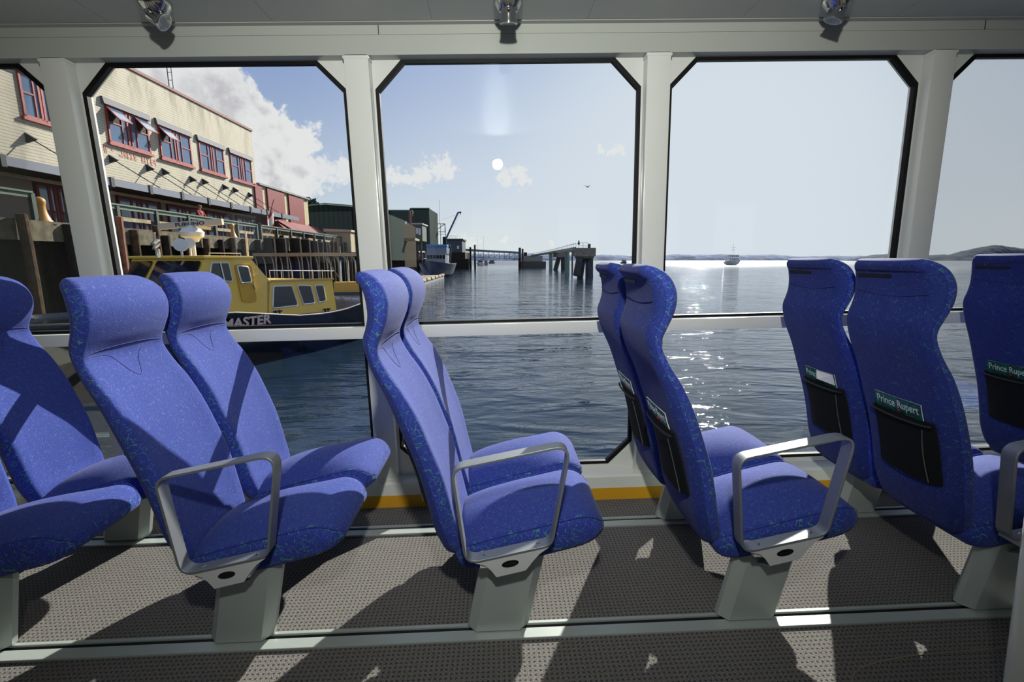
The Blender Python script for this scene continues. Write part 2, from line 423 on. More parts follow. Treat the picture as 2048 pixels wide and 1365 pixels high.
def section(t):
    r, fr, h = Vector(cat(REAR, t)), Vector(cat(FRONT, t)), cat(HALF, t)
    d = fr-r; D = d.length; e = d/D
    rr = min(.045, D*.62); rf = min(.028, D*.3)
    pts = []                                   # (depth from rear, y)
    for k in range(7):                          # rear corner -y
        a = PI/2*k/6; pts.append((rr-rr*math.cos(a)*1, -h+rr*.9-rr*.9*math.sin(a), 0))
    pts.append(((rr+D-rf)/2, -h, 0))
    for k in range(6):                          # front corner -y
        a = PI/2*k/5; pts.append((D-rf+rf*math.sin(a), -h+rf-rf*math.cos(a), 1))
    for k in range(1, 12):                      # front face: soft bolsters, hollow middle (torso) / domed head
        s_ = k/12; y = (-h+rf)+(2*h-2*rf)*s_; q = abs(2*s_-1)
        if t > 11: dd = .008*(1-q*q)
        else: dd = -.010*(1-q**3) if t > 3 else -.004
        w_ = min(1, max(0, (t-10)/2)); base = -.010*(1-q**3)*(1 if t > 2 else .4); head = .010*(1-q*q)
        if t > 16: head *= .4
        base -= .007*math.exp(-((t-9.5)/.55)**2)*math.exp(-(y/.045)**2)+.004*math.exp(-((t-10.7)/.35)**2)
        pts.append((D+base*(1-w_)+head*w_, y, 1))
    m = [(a, -y, c) for a, y, c in reversed(pts[:14])]
    pts += m
    for k in range(1, 8): pts.append((-.004*math.sin(PI*k/8), h-rr*.9-(2*h-1.8*rr)*k/8, 2))
    return [Vector((r.x+e.x*a, y, r.y+e.y*a)) for a, y, c in pts]
def front_pt(t, y):                               # a point on the front face
    s = section(t); best = [p for p in s[8:33]]
    best.sort(key=lambda p: p.y)
    for a, b in zip(best, best[1:]):
        if a.y <= y <= b.y: return a.lerp(b, (y-a.y)/max(1e-6, b.y-a.y))
    return best[0] if y < best[0].y else best[-1]
def rear_pt(t, y):
    r, fr = Vector(cat(REAR, t)), Vector(cat(FRONT, t)); e = (fr-r).normalized()
    h = cat(HALF, t); rr = min(.045, (fr-r).length*.62); off = 0
    q = (abs(y)-(h-rr*.9))/(rr*.9)
    off = -.004*math.cos(y/h*1.2) if q <= 0 else rr*(1-math.sqrt(max(0, 1-q*q)))
    return Vector((r.x+e.x*off, y, r.y+e.y*off))
def make_backrest(parent, yc):
    N = 72; ts = [18*i/N for i in range(N+1)]
    rings = [section(t) for t in ts]; n = len(rings[0])
    f = MB(); f.use(FAB); f.use(FABS); f.use(FABB)
    vs = [v for r in rings for v in r]; fs = []; mi = []
    for i in range(N):
        for k in range(n):
            k2 = (k+1) % n; fs.append((i*n+k, i*n+k2, (i+1)*n+k2, (i+1)*n+k))
            mi.append(0 if 12 <= k <= 26 else (1 if (5 <= k < 12 or 26 < k <= 34) else 2))
    fs += [tuple(range(n-1, -1, -1)), tuple(N*n+k for k in range(n))]; mi += [1, 2]
    f.add(vs, fs); f.mi = mi
    b = f.build('backrest', None, parent, smooth=75); b.location = (0, yc, 0)
    # stitched seams on the front
    def seam(pts, name='seam', rad=.0013):
        m = MB(); m.tube([p for p in pts], rad, 6); return m.build(name, SEAM, b, smooth=True)
    seam([front_pt(11.15-.5*(y/.17)**2+.0, y) for y in [(-.165+.33*i/20) for i in range(21)]])
    notch = []
    for i in range(31):
        y = -.168+.336*i/30; a = abs(y)
        t = 10.55-1.55*math.exp(-(a/.045)**2)-.25*math.exp(-(a/.11)**2)
        notch.append(front_pt(t, y))
    seam(notch)
    # rear: seam below the head, hook tape strip
    rs = [rear_pt(13.45-.4*math.cos(y/.16*1.5), y)+Vector((-.0008, 0, 0)) for y in [(-.14+.28*i/16) for i in range(17)]]
    seam(rs)
    m = MB(); N2 = 8; ring = []
    for tt in (14.3, 14.5, 14.72):
        ring.append([rear_pt(tt, -.016+.138*i/N2)+Vector((-.0022, 0, 0)) for i in range(N2+1)])
    vs = [p for r in ring for p in r]+[p+Vector((.004, 0, 0)) for r in ring for p in r]; k = N2+1; fs = []
    for j in range(2):
        for i in range(N2):
            fs.append((j*k+i, j*k+i+1, (j+1)*k+i+1, (j+1)*k+i)); o = 3*k; fs.append((o+j*k+i, o+(j+1)*k+i, o+(j+1)*k+i+1, o+j*k+i+1))
    for i in range(N2): fs.append((i, 3*k+i, 3*k+i+1, i+1)); fs.append((2*k+i, 2*k+i+1, 5*k+i+1, 5*k+i))
    for j in range(2): fs.append((j*k, (j+1)*k, 3*k+(j+1)*k, 3*k+j*k)); fs.append((j*k+N2, 3*k+j*k+N2, 3*k+(j+1)*k+N2, (j+1)*k+N2))
    m.add(vs, fs); tag(m.build('hook_tape', BLACKP, b), 'black hook tape strip')
    make_pocket(b)
    return b
def netm(t, b, co):
    sp = t.n('ShaderNodeSeparateXYZ'); t.l(co, sp.inputs[0]); k = 2*PI/.0024
    a = t.m('SINE', t.m('MULTIPLY', t.m('ADD', sp.outputs[1], sp.outputs[2]), k)); c = t.m('SINE', t.m('MULTIPLY', t.m('SUBTRACT', sp.outputs[1], sp.outputs[2]), k))
    t.l(t.mix(t.sstep(t.m('MULTIPLY', a, c), .1, .5), (.003, .003, .0035), (.012, .016, .018)), b.inputs['Base Color'])
NET = mat('black_net_fabric', (16, 17, 18), .8, spec=.2, build=netm)
PY0, PY1 = -.135, .100                       # pocket's extent across the back
def pk(t, y, off):
    p = rear_pt(t, y); r, fr = Vector(cat(REAR, t)), Vector(cat(FRONT, t)); e = (fr-r).normalized()
    return p - Vector((e.x, 0, e.y))*off
def make_pocket(b):
    def sheet(t0, t1, y0, y1, off, thick, nt=8, ny=8, offf=None):
        A = []; B = []
        for i in range(nt+1):
            t = t0+(t1-t0)*i/nt
            for j in range(ny+1):
                y = y0+(y1-y0)*j/ny; o_ = off if offf is None else offf(i/nt, j/ny)
                A.append(pk(t, y, o_)); B.append(pk(t, y, max(0, o_-thick)))
        k = ny+1; n = len(A); fs = []
        for i in range(nt):
            for j in range(ny):
                q = (i*k+j, i*k+j+1, (i+1)*k+j+1, (i+1)*k+j); fs.append(q); fs.append(tuple(n+x for x in reversed(q)))
        for i in range(nt): fs.append((i*k, (i+1)*k, n+(i+1)*k, n+i*k)); fs.append((i*k+ny, n+i*k+ny, n+(i+1)*k+ny, (i+1)*k+ny))
        for j in range(ny): fs.append((j, n+j, n+j+1, j+1)); fs.append((nt*k+j, nt*k+j+1, n+nt*k+j+1, n+nt*k+j))
        return A+B, fs
    f = MB(); v, fs = sheet(4.2, 6.64, PY0, PY1, .012, .009, offf=lambda a, c: .005+.016*math.sin(PI*min(1, a*.62+.38))*math.sin(PI*c)**.5)
    f.add(v, fs); p = f.build('seat_pocket', NET, b, smooth=True); tag(p, 'black net pocket')
    f = MB(); f.tube([pk(6.6, PY0+(PY1-PY0)*i/10, .012+.010*math.sin(PI*i/10)**.5) for i in range(11)], .004, 6); f.build('top_hem', BLACKP, p, smooth=True)
    f = MB(); f.tube([pk(4.3+2.1*i/12, PY0+.03+.012*math.sin(i/12*3), .0185) for i in range(13)], .0016, 6)
    f.build('zip', mat('zip_teeth', (120, 120, 112), .4, metal=.6), p, smooth=True)
def greencover(t, b, co):
    sp = t.n('ShaderNodeSeparateXYZ'); t.l(co, sp.inputs[0]); n = t.noise(co, 30, 4, .6, .8)
    t.l(t.mix(t.sstep(n, .35, .65), lin((6, 46, 40)), lin((14, 96, 74))), b.inputs['Base Color'])
COVER = mat('green_magazine_cover', (10, 70, 56), .25, build=greencover)
PAPER = mat('white_paper', (226, 226, 220), .5)
def make_magazine(root_x, yc, lab, curl=False):
    """magazine standing in the net pocket, title towards the rear"""
    e = empty('magazine', (root_x, yc, 0), 0, lab, 'magazine', 'magazines in the seat pockets')
    t0, t1, y0, y1 = 4.6, 7.18, -.098, .085
    N = 10
    def pt(t, y, off): return pk(t, y, off)+Vector((0, 0, (.004 if t > 7 else 0)))
    for nm, m, o0, o1 in (('pages', PAPER, .0008, .0034), ('cover', COVER, .0034, .0042)):
        f = MB(); ring = []
        for i in range(N+1):
            t = t0+(t1-t0)*i/N-(0.015 if nm == 'pages' else 0)
            ring.append([pt(t, y0, o0), pt(t, y0, o1), pt(t, (y0+y1)/2, o1), pt(t, y1, o1), pt(t, y1, o0), pt(t, (y0+y1)/2, o0)])
        f.loft(ring); o = f.build(nm, m, e)
        if nm == 'cover': cv = o; tag(o, 'dark green magazine cover')
    # title along the top edge of the cover (reads from behind the seat)
    a, b_ = pt(6.985, y1-.004, .0049), pt(6.985, y0+.004, .0049); up = pt(7.15, 0, .005)-pt(6.85, 0, .005)
    M = frame_m((a+b_)/2, b_-a, up)
    ttl = text('title', 'Prince Rupert', .034, mat('silver_print', (200, 212, 208), .4), cv, M, extrude=.0003, font_scale=(.86, 1.2))
    d = MB(); c = pt(6.76, -.01, .0046); d.bar(c+Vector((0, -.004, -.003)), c+Vector((0, .004, .003)), .005, .001)
    d.build('cover_figure', mat('red_print', (170, 60, 40), .5), cv)
    if curl:
        g = MB(); p0, p1, p2 = pt(7.18, y0+.004, .006), pt(7.18, y0+.1, .006), pt(6.78, y0+.002, .006)
        mid = (p1+p2)/2+Vector((-.010, 0, 0)); tip = (p1+p2)/2+Vector((-.016, .03, -.012))
        g.add([p0, p1, mid, p2, tip], [(0, 1, 2), (0, 2, 3), (1, 4, 2), (2, 4, 3)], False)
        g.build('curled_corner', PAPER, cv, fix=False)
    return e
def make_cushion(parent, yc):
    # x stations: centre crown z, edge (seam) z, bottom z, half width
    st = [(-.020, .300, .288, .262, .150), (-.005, .338, .306, .240, .166), (.03, .362, .318, .232, .174), (.08, .382, .333, .238, .177), (.14, .398, .349, .248, .178),
          (.20, .410, .364, .260, .179), (.26, .417, .378, .273, .180), (.32, .418, .391, .287, .180), (.37, .412, .400, .298, .178), (.405, .402, .395, .308, .172),
          (.430, .388, .382, .318, .162), (.447, .370, .366, .328, .146), (.456, .352, .352, .338, .126)]
    def sec(v):
        x, c, e, b, h = v; L = []
        th = max(.006, (e-b)); r = min(.022, th*.45)
        L.append((-h+r, b)); L.append((-h+r*.3, b+r*.3)); L.append((-h, b+r)); L.append((-h-.003, (b+e)/2)); L.append((-h, e-r*.8)); L.append((-h+r*.35, e-r*.2)); L.append((-h+r, e+.003))
        for k in range(1, 12):
            s_ = k/12; y = (-h+r)+(2*h-2*r)*s_; q = abs(2*s_-1); L.append((y, e+.003+(c-e)*(1-q**2.4)))
        L += [(-y, z) for y, z in reversed(L[:7])]
        L += [(h*.5, b-.002), (0, b-.003), (-h*.5, b-.002)]
        return [Vector((x, y, z)) for y, z in L]
    N = 48; rings = [sec(cat(st, 12*i/N)) for i in range(N+1)]; n = len(rings[0])
    f = MB(); f.use(FAB); f.use(FABS)
    vs = [v for r in rings for v in r]; fs = []; mi = []
    for i in range(N):
        for k in range(n):
            fs.append((i*n+k, i*n+(k+1) % n, (i+1)*n+(k+1) % n, (i+1)*n+k))
            mi.append(0 if (6 <= k <= 17 and i < N*.90) else 1)
    fs += [tuple(range(n-1, -1, -1)), tuple(N*n+k for k in range(n))]; mi += [1, 1]
    f.add(vs, fs); f.mi = mi
    o = f.build('seat_cushion', None, parent, smooth=75); o.location = (0, yc, 0)
    for sgn in (-1, 1):
        m = MB(); m.tube([Vector((v[0], sgn*(v[4]-.007), v[2]+.0015)) for v in [cat(st, 1+11*i/30) for i in range(30)]], .0008, 6)
        m.build('seam', SEAM, o, smooth=True)
    return o
def slant(z): return .055*z/.25+.0                  # pedestal leans forward
def pedestal(parent, y0, top):
    f = MB(); rings = []
    for z in (.013, .018, top):
        s_ = slant(z); a = .004+s_; b = .203+s_; c = .028; y1 = y0+.075
        rings.append([Vector(p) for p in ((a+c, y0, z), (b-c, y0, z), (b, y0+c, z), (b, y1-c, z), (b-c, y1, z), (a+c, y1, z), (a, y1-c, z), (a, y0+c, z))])
    f.loft(rings); p = f.build('pedestal', ALUP, parent)
    return p
def rounded(pts, r, n=6):
    out = []; m = len(pts)
    for i in range(m):
        p, a, b = Vector(pts[i]), Vector(pts[i-1]), Vector(pts[(i+1) % m]); u = (a-p).normalized(); v = (b-p).normalized()
        ang = u.angle(v); d = min(r/math.tan(ang/2), (a-p).length*.45, (b-p).length*.45)
        A, B = p+u*d, p+v*d
        for k in range(n+1):
            t = k/n; out.append(A*(1-t)**2+p*2*t*(1-t)+B*t*t)
    return out
def make_armrest(parent, hole=False):
    y0, y1 = 1.222, 1.264
    C = [(-.014, .612), (.335, .677), (.277, .357), (.016, .305)]
    out = rounded([(x, 0, z) for x, z in C], .042, 8); cen = Vector((.155, 0, .49))
    n = len(out); inn = []
    for i in range(n):
        d = (out[(i+1) % n]-out[i-1]).normalized(); nrm = Vector((-d.z, 0, d.x))
        if nrm.dot(cen-out[i]) < 0: nrm = -nrm
        inn.append(out[i]+nrm*.0075)
    f = MB(); rings = []
    V = []
    for i in range(n): V += [out[i]+Vector((0, y0, 0)), out[i]+Vector((0, y1, 0)), inn[i]+Vector((0, y1, 0)), inn[i]+Vector((0, y0, 0))]
    fs = []
    for i in range(n):
        j = (i+1) % n
        for k in range(4): k2 = (k+1) % 4; fs.append((i*4+k, i*4+k2, j*4+k2, j*4+k))
    f.add(V, fs)
    o = f.build('armrest', ALU, parent, smooth=50)
    bv = o.modifiers.new('bevel', 'BEVEL'); bv.width = .0012; bv.segments = 2; bv.limit_method = 'ANGLE'; bv.angle_limit = math.radians(50)
    dirb = Vector((.261, 0, .052)).normalized(); nb = Vector((-dirb.z, 0, dirb.x))
    for q in (.062, .225):
        f = MB(); c = Vector((.016, 1.243, .305))+dirb*q+nb*.0055
        f.lathe(c, nb, [(0, .0065), (.0025, .0062), (.0045, .003), (.005, .0)], 12); f.build('bolt', CHROME, o, smooth=True)
    c = Vector((.016, 1.236, .305))+dirb*.143+nb*.0062
    f = MB(); f.tube([c+dirb*(-.012+.024*i/10)+Vector((0, .004*math.sin(i*.75), 0)) for i in range(11)], .0006, 5)
    f.build('embossed_mark', mat('pale_mark', (215, 215, 212), .4), o)
    # side bracket that bolts the arm to the pedestal
    P = [(.046, .3105), (.265, .3535), (.238, .334), (.214, .306), (.196, .281), (.108, .262), (.092, .286), (.075, .302), (.058, .3075)]
    f = MB(); f.prism([(x, y0+.002, z) for x, z in P], (0, .006, 0))
    f.prism([(.196, y0+.004, .281), (.108, y0+.004, .262), (.112, y0+.075, .222), (.168, y0+.075, .236)], (0, .004, -.003))
    f.box(.06, .21, y0+.008, 1.32, .29, .305)
    br = f.build('side_bracket', mat('pale_grey_casting', (196, 198, 198), .4, metal=.1), parent)
    bc = Vector((.150, y0+.0015, .3065)); f = MB(); R = []
    for yy in (0, -.0015):
        R.append([bc+dirb*(.0255*math.cos(2*PI*k/24))+nb*(.0105*math.sin(2*PI*k/24))+Vector((0, yy, 0)) for k in range(24)])
    f.loft(R); bd = f.build('oval_badge', BLACKP if hole else mat('dark_chrome', (90, 92, 92), .22, metal=1.), br)
    if hole: tag(bd, 'empty black oval badge recess')
    if not hole:
        f = MB()
        for k in range(7):
            c = bc+dirb*(-.015+.005*k)+Vector((0, -.0022, 0)); f.bar(c-nb*.0035, c+nb*.0035, .0018, .0006, up=(0, 1, 0))
        f.build('badge_emblem', CHROME, bd)
    return o
def make_unit(x, label, hole=False, unders=False):
    u = empty('double_passenger_seat', (x, 0, 0), 0, label, 'seat', 'double seats along the window wall')
    for yc in (1.468, 1.852):
        make_backrest(u, yc); make_cushion(u, yc)
    pedestal(u, 1.296, .27); pedestal(u, 1.885, .285)
    f = MB(); f.box(.03, .24, 1.36, 2.03, .238, .252, bev=.004)
    f.box(.08, .12, 1.36, 2.03, .205, .24); f.box(.17, .21, 1.36, 2.03, .225, .25)
    f.build('under_frame', mat('dark_steel', (60, 62, 64), .5, metal=.6), u)
    make_armrest(u, hole)
    return u
SX = [-.135-.827*2, -.135-.827, -.135, .694, 1.522]
unit = make_unit(SX[2], 'blue double seat seen side-on in the middle, in front of the second white post')
index_kids(unit)
labels = {0: 'leftmost blue double seat, cut by the left edge of the picture',
          1: 'blue double seat on the left, its arm bracket with an empty black oval',
          3: 'blue double seat right of the middle, angled away, in front of the third white post',
          4: 'blue double seat on the right seen from behind, magazines in its back pockets',
          5: 'rightmost blue double seat, only its window-side back showing at the right edge'}
for i in (0, 1, 3, 4, 5):
    x = SX[i] if i < 5 else SX[4]+.828
    if i == 1:
        c = make_unit(x, labels[1], hole=True)
    else: c = copy_tree(unit)
    c.location = (x, 0, 0); c['label'] = labels[i]
mags = [(3, 1.468, 'half hidden magazine in the near back pocket of the angled double seat'), (3, 1.852, 'magazine edge showing in the window-side pocket of the angled double seat'),
        (4, 1.468, 'green magazine with a full silver title in the nearest back pocket, on the right'), (4, 1.852, 'green magazine with a curled white corner in the window-side pocket'),
        (5, 1.852, 'green magazine in the pocket of the rightmost seat, cut by the picture edge'), (5, 1.468, None)]
for i, yc, lab in mags:
    if lab: make_magazine(SX[i] if i < 5 else SX[4]+.828, yc, lab, curl=(i == 4 and yc > 1.6))

# ceiling spotlights
def spotlight(x, y, tiltv, lab):
    e = empty('ceiling_spotlight', (x, y, 2.157), 0, lab, 'spotlight', 'ceiling spotlights')
    f = MB(); f.lathe((0, -.0, 0), (0, 0, -1), [(0, .056), (.006, .056), (.022, .05), (.040, .036), (.046, .0)], 28); f.build('base', CHROME, e, smooth=True)
    d = Vector(tiltv).normalized(); c = Vector((0, 0, -.052))
    f = MB(); f.lathe(c-d*.03, d, [(0, .006), (.004, .022), (.012, .029), (.05, .031), (.055, .034), (.062, .034), (.062, .029), (.05, .026)], 28)
    h = f.build('lamp_head', CHROME, e, smooth=35)
    f = MB(); f.lathe(c+d*.022, d, [(0, .0), (.0, .026), (.003, .026), (.003, 0)], 20); f.build('lens', mat('lens_glass', (90, 95, 95), .1), h)
    f = MB(); s_ = d.cross(Vector((0, 1, 0))).normalized(); q = c+s_*.0+Vector((0, -.034, 0)); f.lathe(q, (0, -1, 0), [(0, .006), (.006, .006), (.008, .003)], 10); f.build('tilt_screw', CHROME, h, smooth=True)
    return e
spotlight(-1.235, 1.93, (.75, .1, -.55), 'chrome ceiling spotlight on the left, tilted to the right')
spotlight(.068, 1.93, (.0, .25, -1), 'chrome ceiling spotlight above the middle window, pointing down')
spotlight(1.335, 1.93, (-.35, .2, -1), 'chrome ceiling spotlight on the right, pointing down')
# white stanchion at the right edge
f = MB(); f.cyl((1.245, .90, 0), (1.195, .90, .80), .032, .032, 20)
tag(f.build('stanchion', WHITE, smooth=True), 'white round pole cut by the lower right edge', 'pole')
# hatch outline cut into the aisle carpet
f = MB(); hp = []
for q in [(0.93, .85), (.93, .96), (.945, 1.03), (.985, 1.09), (1.06, 1.125), (1.25, 1.15), (1.6, 1.16), (2.1, 1.165)]: hp.append(Vector((q[0], q[1], .0008)))
pp = [cat([tuple(p) for p in hp], 7*i/40) for i in range(41)]
f.tube(pp, .0016, 5); struct(f.build('trim_24', mat('worn_edge', (128, 122, 96), .8)))
# ================================================================ THE HARBOUR (level frame, eye at the origin)
OUT = []
def out(o, label=None, cat=None, group=None, kind=None): OUT.append(o); return tag(o, label, cat, group, kind)
WZ = -3.0
def water(t, b, co):
    sp = t.n('ShaderNodeSeparateXYZ'); t.l(co, sp.inputs[0])
    far = t.sstep(sp.outputs[1], 15, 70); vfar = t.sstep(sp.outputs[1], 60, 400)
    mp = t.n('ShaderNodeMapping'); t.l(co, mp.inputs[0]); mp.inputs['Scale'].default_value = (.5, 1.25, 1); mp.inputs['Rotation'].default_value = (0, 0, .22)
    mp2 = t.n('ShaderNodeMapping'); t.l(co, mp2.inputs[0]); mp2.inputs['Scale'].default_value = (.7, 1.5, 1); mp2.inputs['Rotation'].default_value = (0, 0, -.3)
    a = t.noise(mp.outputs[0], 1.0, 2, .5, .8); c = t.noise(mp2.outputs[0], 3.4, 3, .55, .5); s = t.noise(mp.outputs[0], .14, 2)
    h = t.m('ADD', t.m('ADD', t.m('MULTIPLY', a, 1.0), t.m('MULTIPLY', c, .22)), t.m('MULTIPLY', s, 1.0))
    h = t.m('MULTIPLY', h, t.m('SUBTRACT', t.m('SUBTRACT', .54, t.m('MULTIPLY', far, .24)), t.m('MULTIPLY', vfar, .1)))
    mp3 = t.n('ShaderNodeMapping'); t.l(co, mp3.inputs[0]); mp3.inputs['Scale'].default_value = (.22, 1.0, 1); mp3.inputs['Rotation'].default_value = (0, 0, -.1)
    r = t.sstep(t.noise(mp3.outputs[0], 1.1, 3, .55, .4), .52, .80)
    h = t.m('ADD', h, t.m('MULTIPLY', r, t.m('SUBTRACT', .38, t.m('MULTIPLY', vfar, .2))))
    bn = t.n('ShaderNodeBump'); bn.inputs['Strength'].default_value = 1; bn.inputs['Distance'].default_value = .15
    t.l(h, bn.inputs['Height']); t.l(bn.outputs[0], b.inputs['Normal'])
    b.inputs['IOR'].default_value = 1.333
    t.l(t.m('ADD', t.m('MULTIPLY', vfar, .22), .035), b.inputs['Roughness'])
WATER = mat('harbour_water', (28, 42, 56), .045, spec=.5, build=water)
f = MB(); f.add([(-6000, -40, WZ), (6000, -40, WZ), (6000, 6500, WZ), (-6000, 6500, WZ)], [(0, 1, 2, 3)])
out(f.build('sea', WATER), kind='structure')
WOOD = mat('weathered_timber', (104, 84, 62), .9, spec=.1, bump=(6, .3, .35, .02))
CREO = mat('creosoted_timber', (46, 40, 34), .85, spec=.15, bump=(5, .3, .4, .02))
PALE = mat('pale_timber', (150, 138, 104), .85, bump=(6, .2, .3))
DKG = mat('dark_green_paint', (48, 66, 56), .6)
RAILG = mat('green_rail_paint', (84, 104, 88), .6)
BROT = .0152
RB = Matrix.Rotation(-BROT, 3, 'Z')
def lb(x, y, D):                       # on the quay's plane X' = -D -> (Y', z)
    d = RB @ sdir(x, y); k = -D/d.x; return d.y*k, d.z*k
def broot(name, label, cat, group=None):
    e = empty(name, (0, 0, 0), BROT, label, cat, group); out(e); return e
def siding(pitch, c1, stain=None):
    def f(t, b, co):
        sp = t.n('ShaderNodeSeparateXYZ'); t.l(co, sp.inputs[0])
        fr = t.m('FRACT', t.m('MULTIPLY', sp.outputs[2], 1/pitch))
        gap_shadow = t.sstep(fr, .2, .06)  # shadow in the gaps between boards, painted as dark grooves
        mp = t.n('ShaderNodeMapping'); t.l(co, mp.inputs[0]); mp.inputs['Scale'].default_value = (1, 1, .25)
        n = t.noise(mp.outputs[0], 1.6, 4, .65)
        c = t.mix(t.sstep(n, .35, .75), lin(c1), tuple(v*.82 for v in lin(c1)))
        if stain:
            hi = t.sstep(sp.outputs[2], stain[0], stain[1]); c = t.mix(t.m('MULTIPLY', t.m('MULTIPLY', hi, t.sstep(n, .46, .66)), .75), c, lin((136, 132, 92)))
        t.l(t.mix(t.m('MULTIPLY', gap_shadow, .8), c, lin((66, 60, 52))), b.inputs['Base Color'])
        bn = t.n('ShaderNodeBump'); bn.inputs['Strength'].default_value = .6; bn.inputs['Distance'].default_value = .02
        t.l(fr, bn.inputs['Height']); t.l(bn.outputs[0], b.inputs['Normal'])
    return f
def ribs(pitch, c1, c2):
    def f(t, b, co):
        sp = t.n('ShaderNodeSeparateXYZ'); t.l(co, sp.inputs[0])
        fr = t.m('FRACT', t.m('MULTIPLY', t.m('ADD', sp.outputs[0], sp.outputs[1]), 1/pitch))
        t.l(t.mix(t.sstep(fr, .35, .2), lin(c1), lin(c2)), b.inputs['Base Color'])
    return f
SID = mat('cream_clapboard', (218, 208, 186), .7, build=siding(.125, (206, 196, 172), (7.6, 9.6)))
SID2 = mat('cream_clapboard_narrow', (206, 192, 150), .7, build=siding(.16, (206, 192, 150)))
REDW = mat('red_window_trim', (150, 52, 46), .55)
REDP = mat('red_metal_siding', (126, 26, 30), .6, build=ribs(.3, (128, 28, 32), (96, 16, 20)))
GRNP = mat('green_metal_siding', (38, 52, 44), .85, spec=.05, build=ribs(.5, (34, 48, 42), (22, 34, 30)))
PANE = mat('window_pane_outdoor', (92, 114, 142), .08, spec=.8)  # blue of the reflected sky put into the base colour
GREYB = mat('grey_blue_steel', (104, 108, 122), .5)
DARKV = mat('dark_recess', (22, 20, 20), .8)
AWN = mat('maroon_awning', (112, 26, 32), .7)
CONC = mat('stained_concrete', (128, 116, 100), .9, bump=(3, .3, .3, .03))
D = 19.0; FZ = 1.19
YE = lb(506, 300, D)[0]; ROOF = 9.55
# ---- cream building
b = broot('harbour_building', 'long two storey cream clapboard building with red trimmed windows on the wharf', 'building')
f = MB(); f.box(-D-14, -D, 9, YE, FZ-.2, ROOF); f.build('wall', SID, b)
f = MB(); f.box(-D-.1, -D+.07, 9, YE+.05, ROOF-.02, ROOF+.13); f.build('roof_trim', mat('rust_trim', (128, 76, 66), .7), b)
def window_unit(y0, y1, z0, z1, opens):
    X = -D; f = MB(); wd = y1-y0; t_ = .09
    fr = [0, .33, .46, .54, .67, 1]
    f.box(X, X+.07, y0, y1, z0-.02, z0+t_*.9); f.box(X, X+.07, y0, y1, z1-t_*.7, z1)
    for k, q in enumerate(fr):
        w_ = t_ if k in (0, 5, 2, 3) else t_*.55; c = y0+wd*q; c = min(max(c, y0+w_/2), y1-w_/2); f.box(X, X+.07, c-w_/2, c+w_/2, z0, z1)
    zm = z0+(z1-z0)*.56
    f.box(X, X+.065, y0, y0+wd*.33, zm-.03, zm+.03); f.box(X, X+.065, y0+wd*.67, y1, zm-.03, zm+.03)
    f.box(X, X+.14, y0-.1, y1+.1, z0-.14, z0-.02)
    w_ = f.build('window', REDW, b)
    f = MB(); f.box(X+.005, X+.03, y0+.02, y1-.02, z0, z1); f.build('pane', PANE, w_)
    f = MB(); f.prism([(X, y0-.15, z1+.02), (X+.16, y0-.15, z1+.02), (X+.1, y0-.15, z1+.34), (X, y0-.15, z1+.34)], (0, wd+.3, 0)); f.build('hood', mat('grey_hood', (84, 82, 88), .7), w_)
    for o_ in opens:                           # awning sash pushed out from the bottom
        a, c = (y0+.05, y0+wd*.33) if o_ == 0 else (y0+wd*.67, y1-.05)
        top = Vector((X+.06, 0, z1-.06)); bot = top+Vector((.52, 0, -.56))
        g = MB()
        for q in ((a, c),):
            g.bar(top+Vector((0, a, 0)), bot+Vector((0, a, 0)), .05, .05); g.bar(top+Vector((0, c, 0)), bot+Vector((0, c, 0)), .05, .05)
            g.bar(top+Vector((0, a, 0)), top+Vector((0, c, 0)), .05, .05); g.bar(bot+Vector((0, a, 0)), bot+Vector((0, c, 0)), .05, .05)
        s_ = g.build('open_sash', REDW, w_)
        g = MB(); g.use(PANE); g.prism([top+Vector((0, a, 0)), top+Vector((0, c, 0)), bot+Vector((0, c, 0)), bot+Vector((0, a, 0))], (.012, 0, .01)); g.build('pane', PANE, w_)
        g = MB(); g.box(X+.031, X+.034, a+.02, c-.02, zm+.03, z1-.06); g.build('opening', DARKV, w_)  # dark sheet on the pane imitating the unlit room behind
WPX = [((36, 130), (36, 215), (118, 172), (118, 250)), ((209, 197), (212.6, 271), (294.6, 228), (294.6, 293)), ((315.6, 243), (317, 302), (379.5, 265), (379.5, 318)),
       ((396.4, 270), (397, 327), (446, 290), (446, 339)), ((459.7, 295), (460, 345), (501.4, 310), (501.4, 355))]
WY0 = []
for i, (tl, bl, tr, br) in enumerate(WPX):
    y0 = (lb(*tl, D)[0]+lb(*bl, D)[0])/2; y1 = (lb(*tr, D)[0]+lb(*br, D)[0])/2; WY0.append((y0, y1))
    zt = (lb(*tl, D)[1]+lb(*tr, D)[1])/2; zb = (lb(*bl, D)[1]+lb(*br, D)[1])/2
    #print('WIN', round(y0, 2), round(y1, 2), round(zt, 2), round(zb, 2))
    window_unit(y0, y1, 5.62, 7.28, {1: (0, 1), 2: (0,)}.get(i, ()))
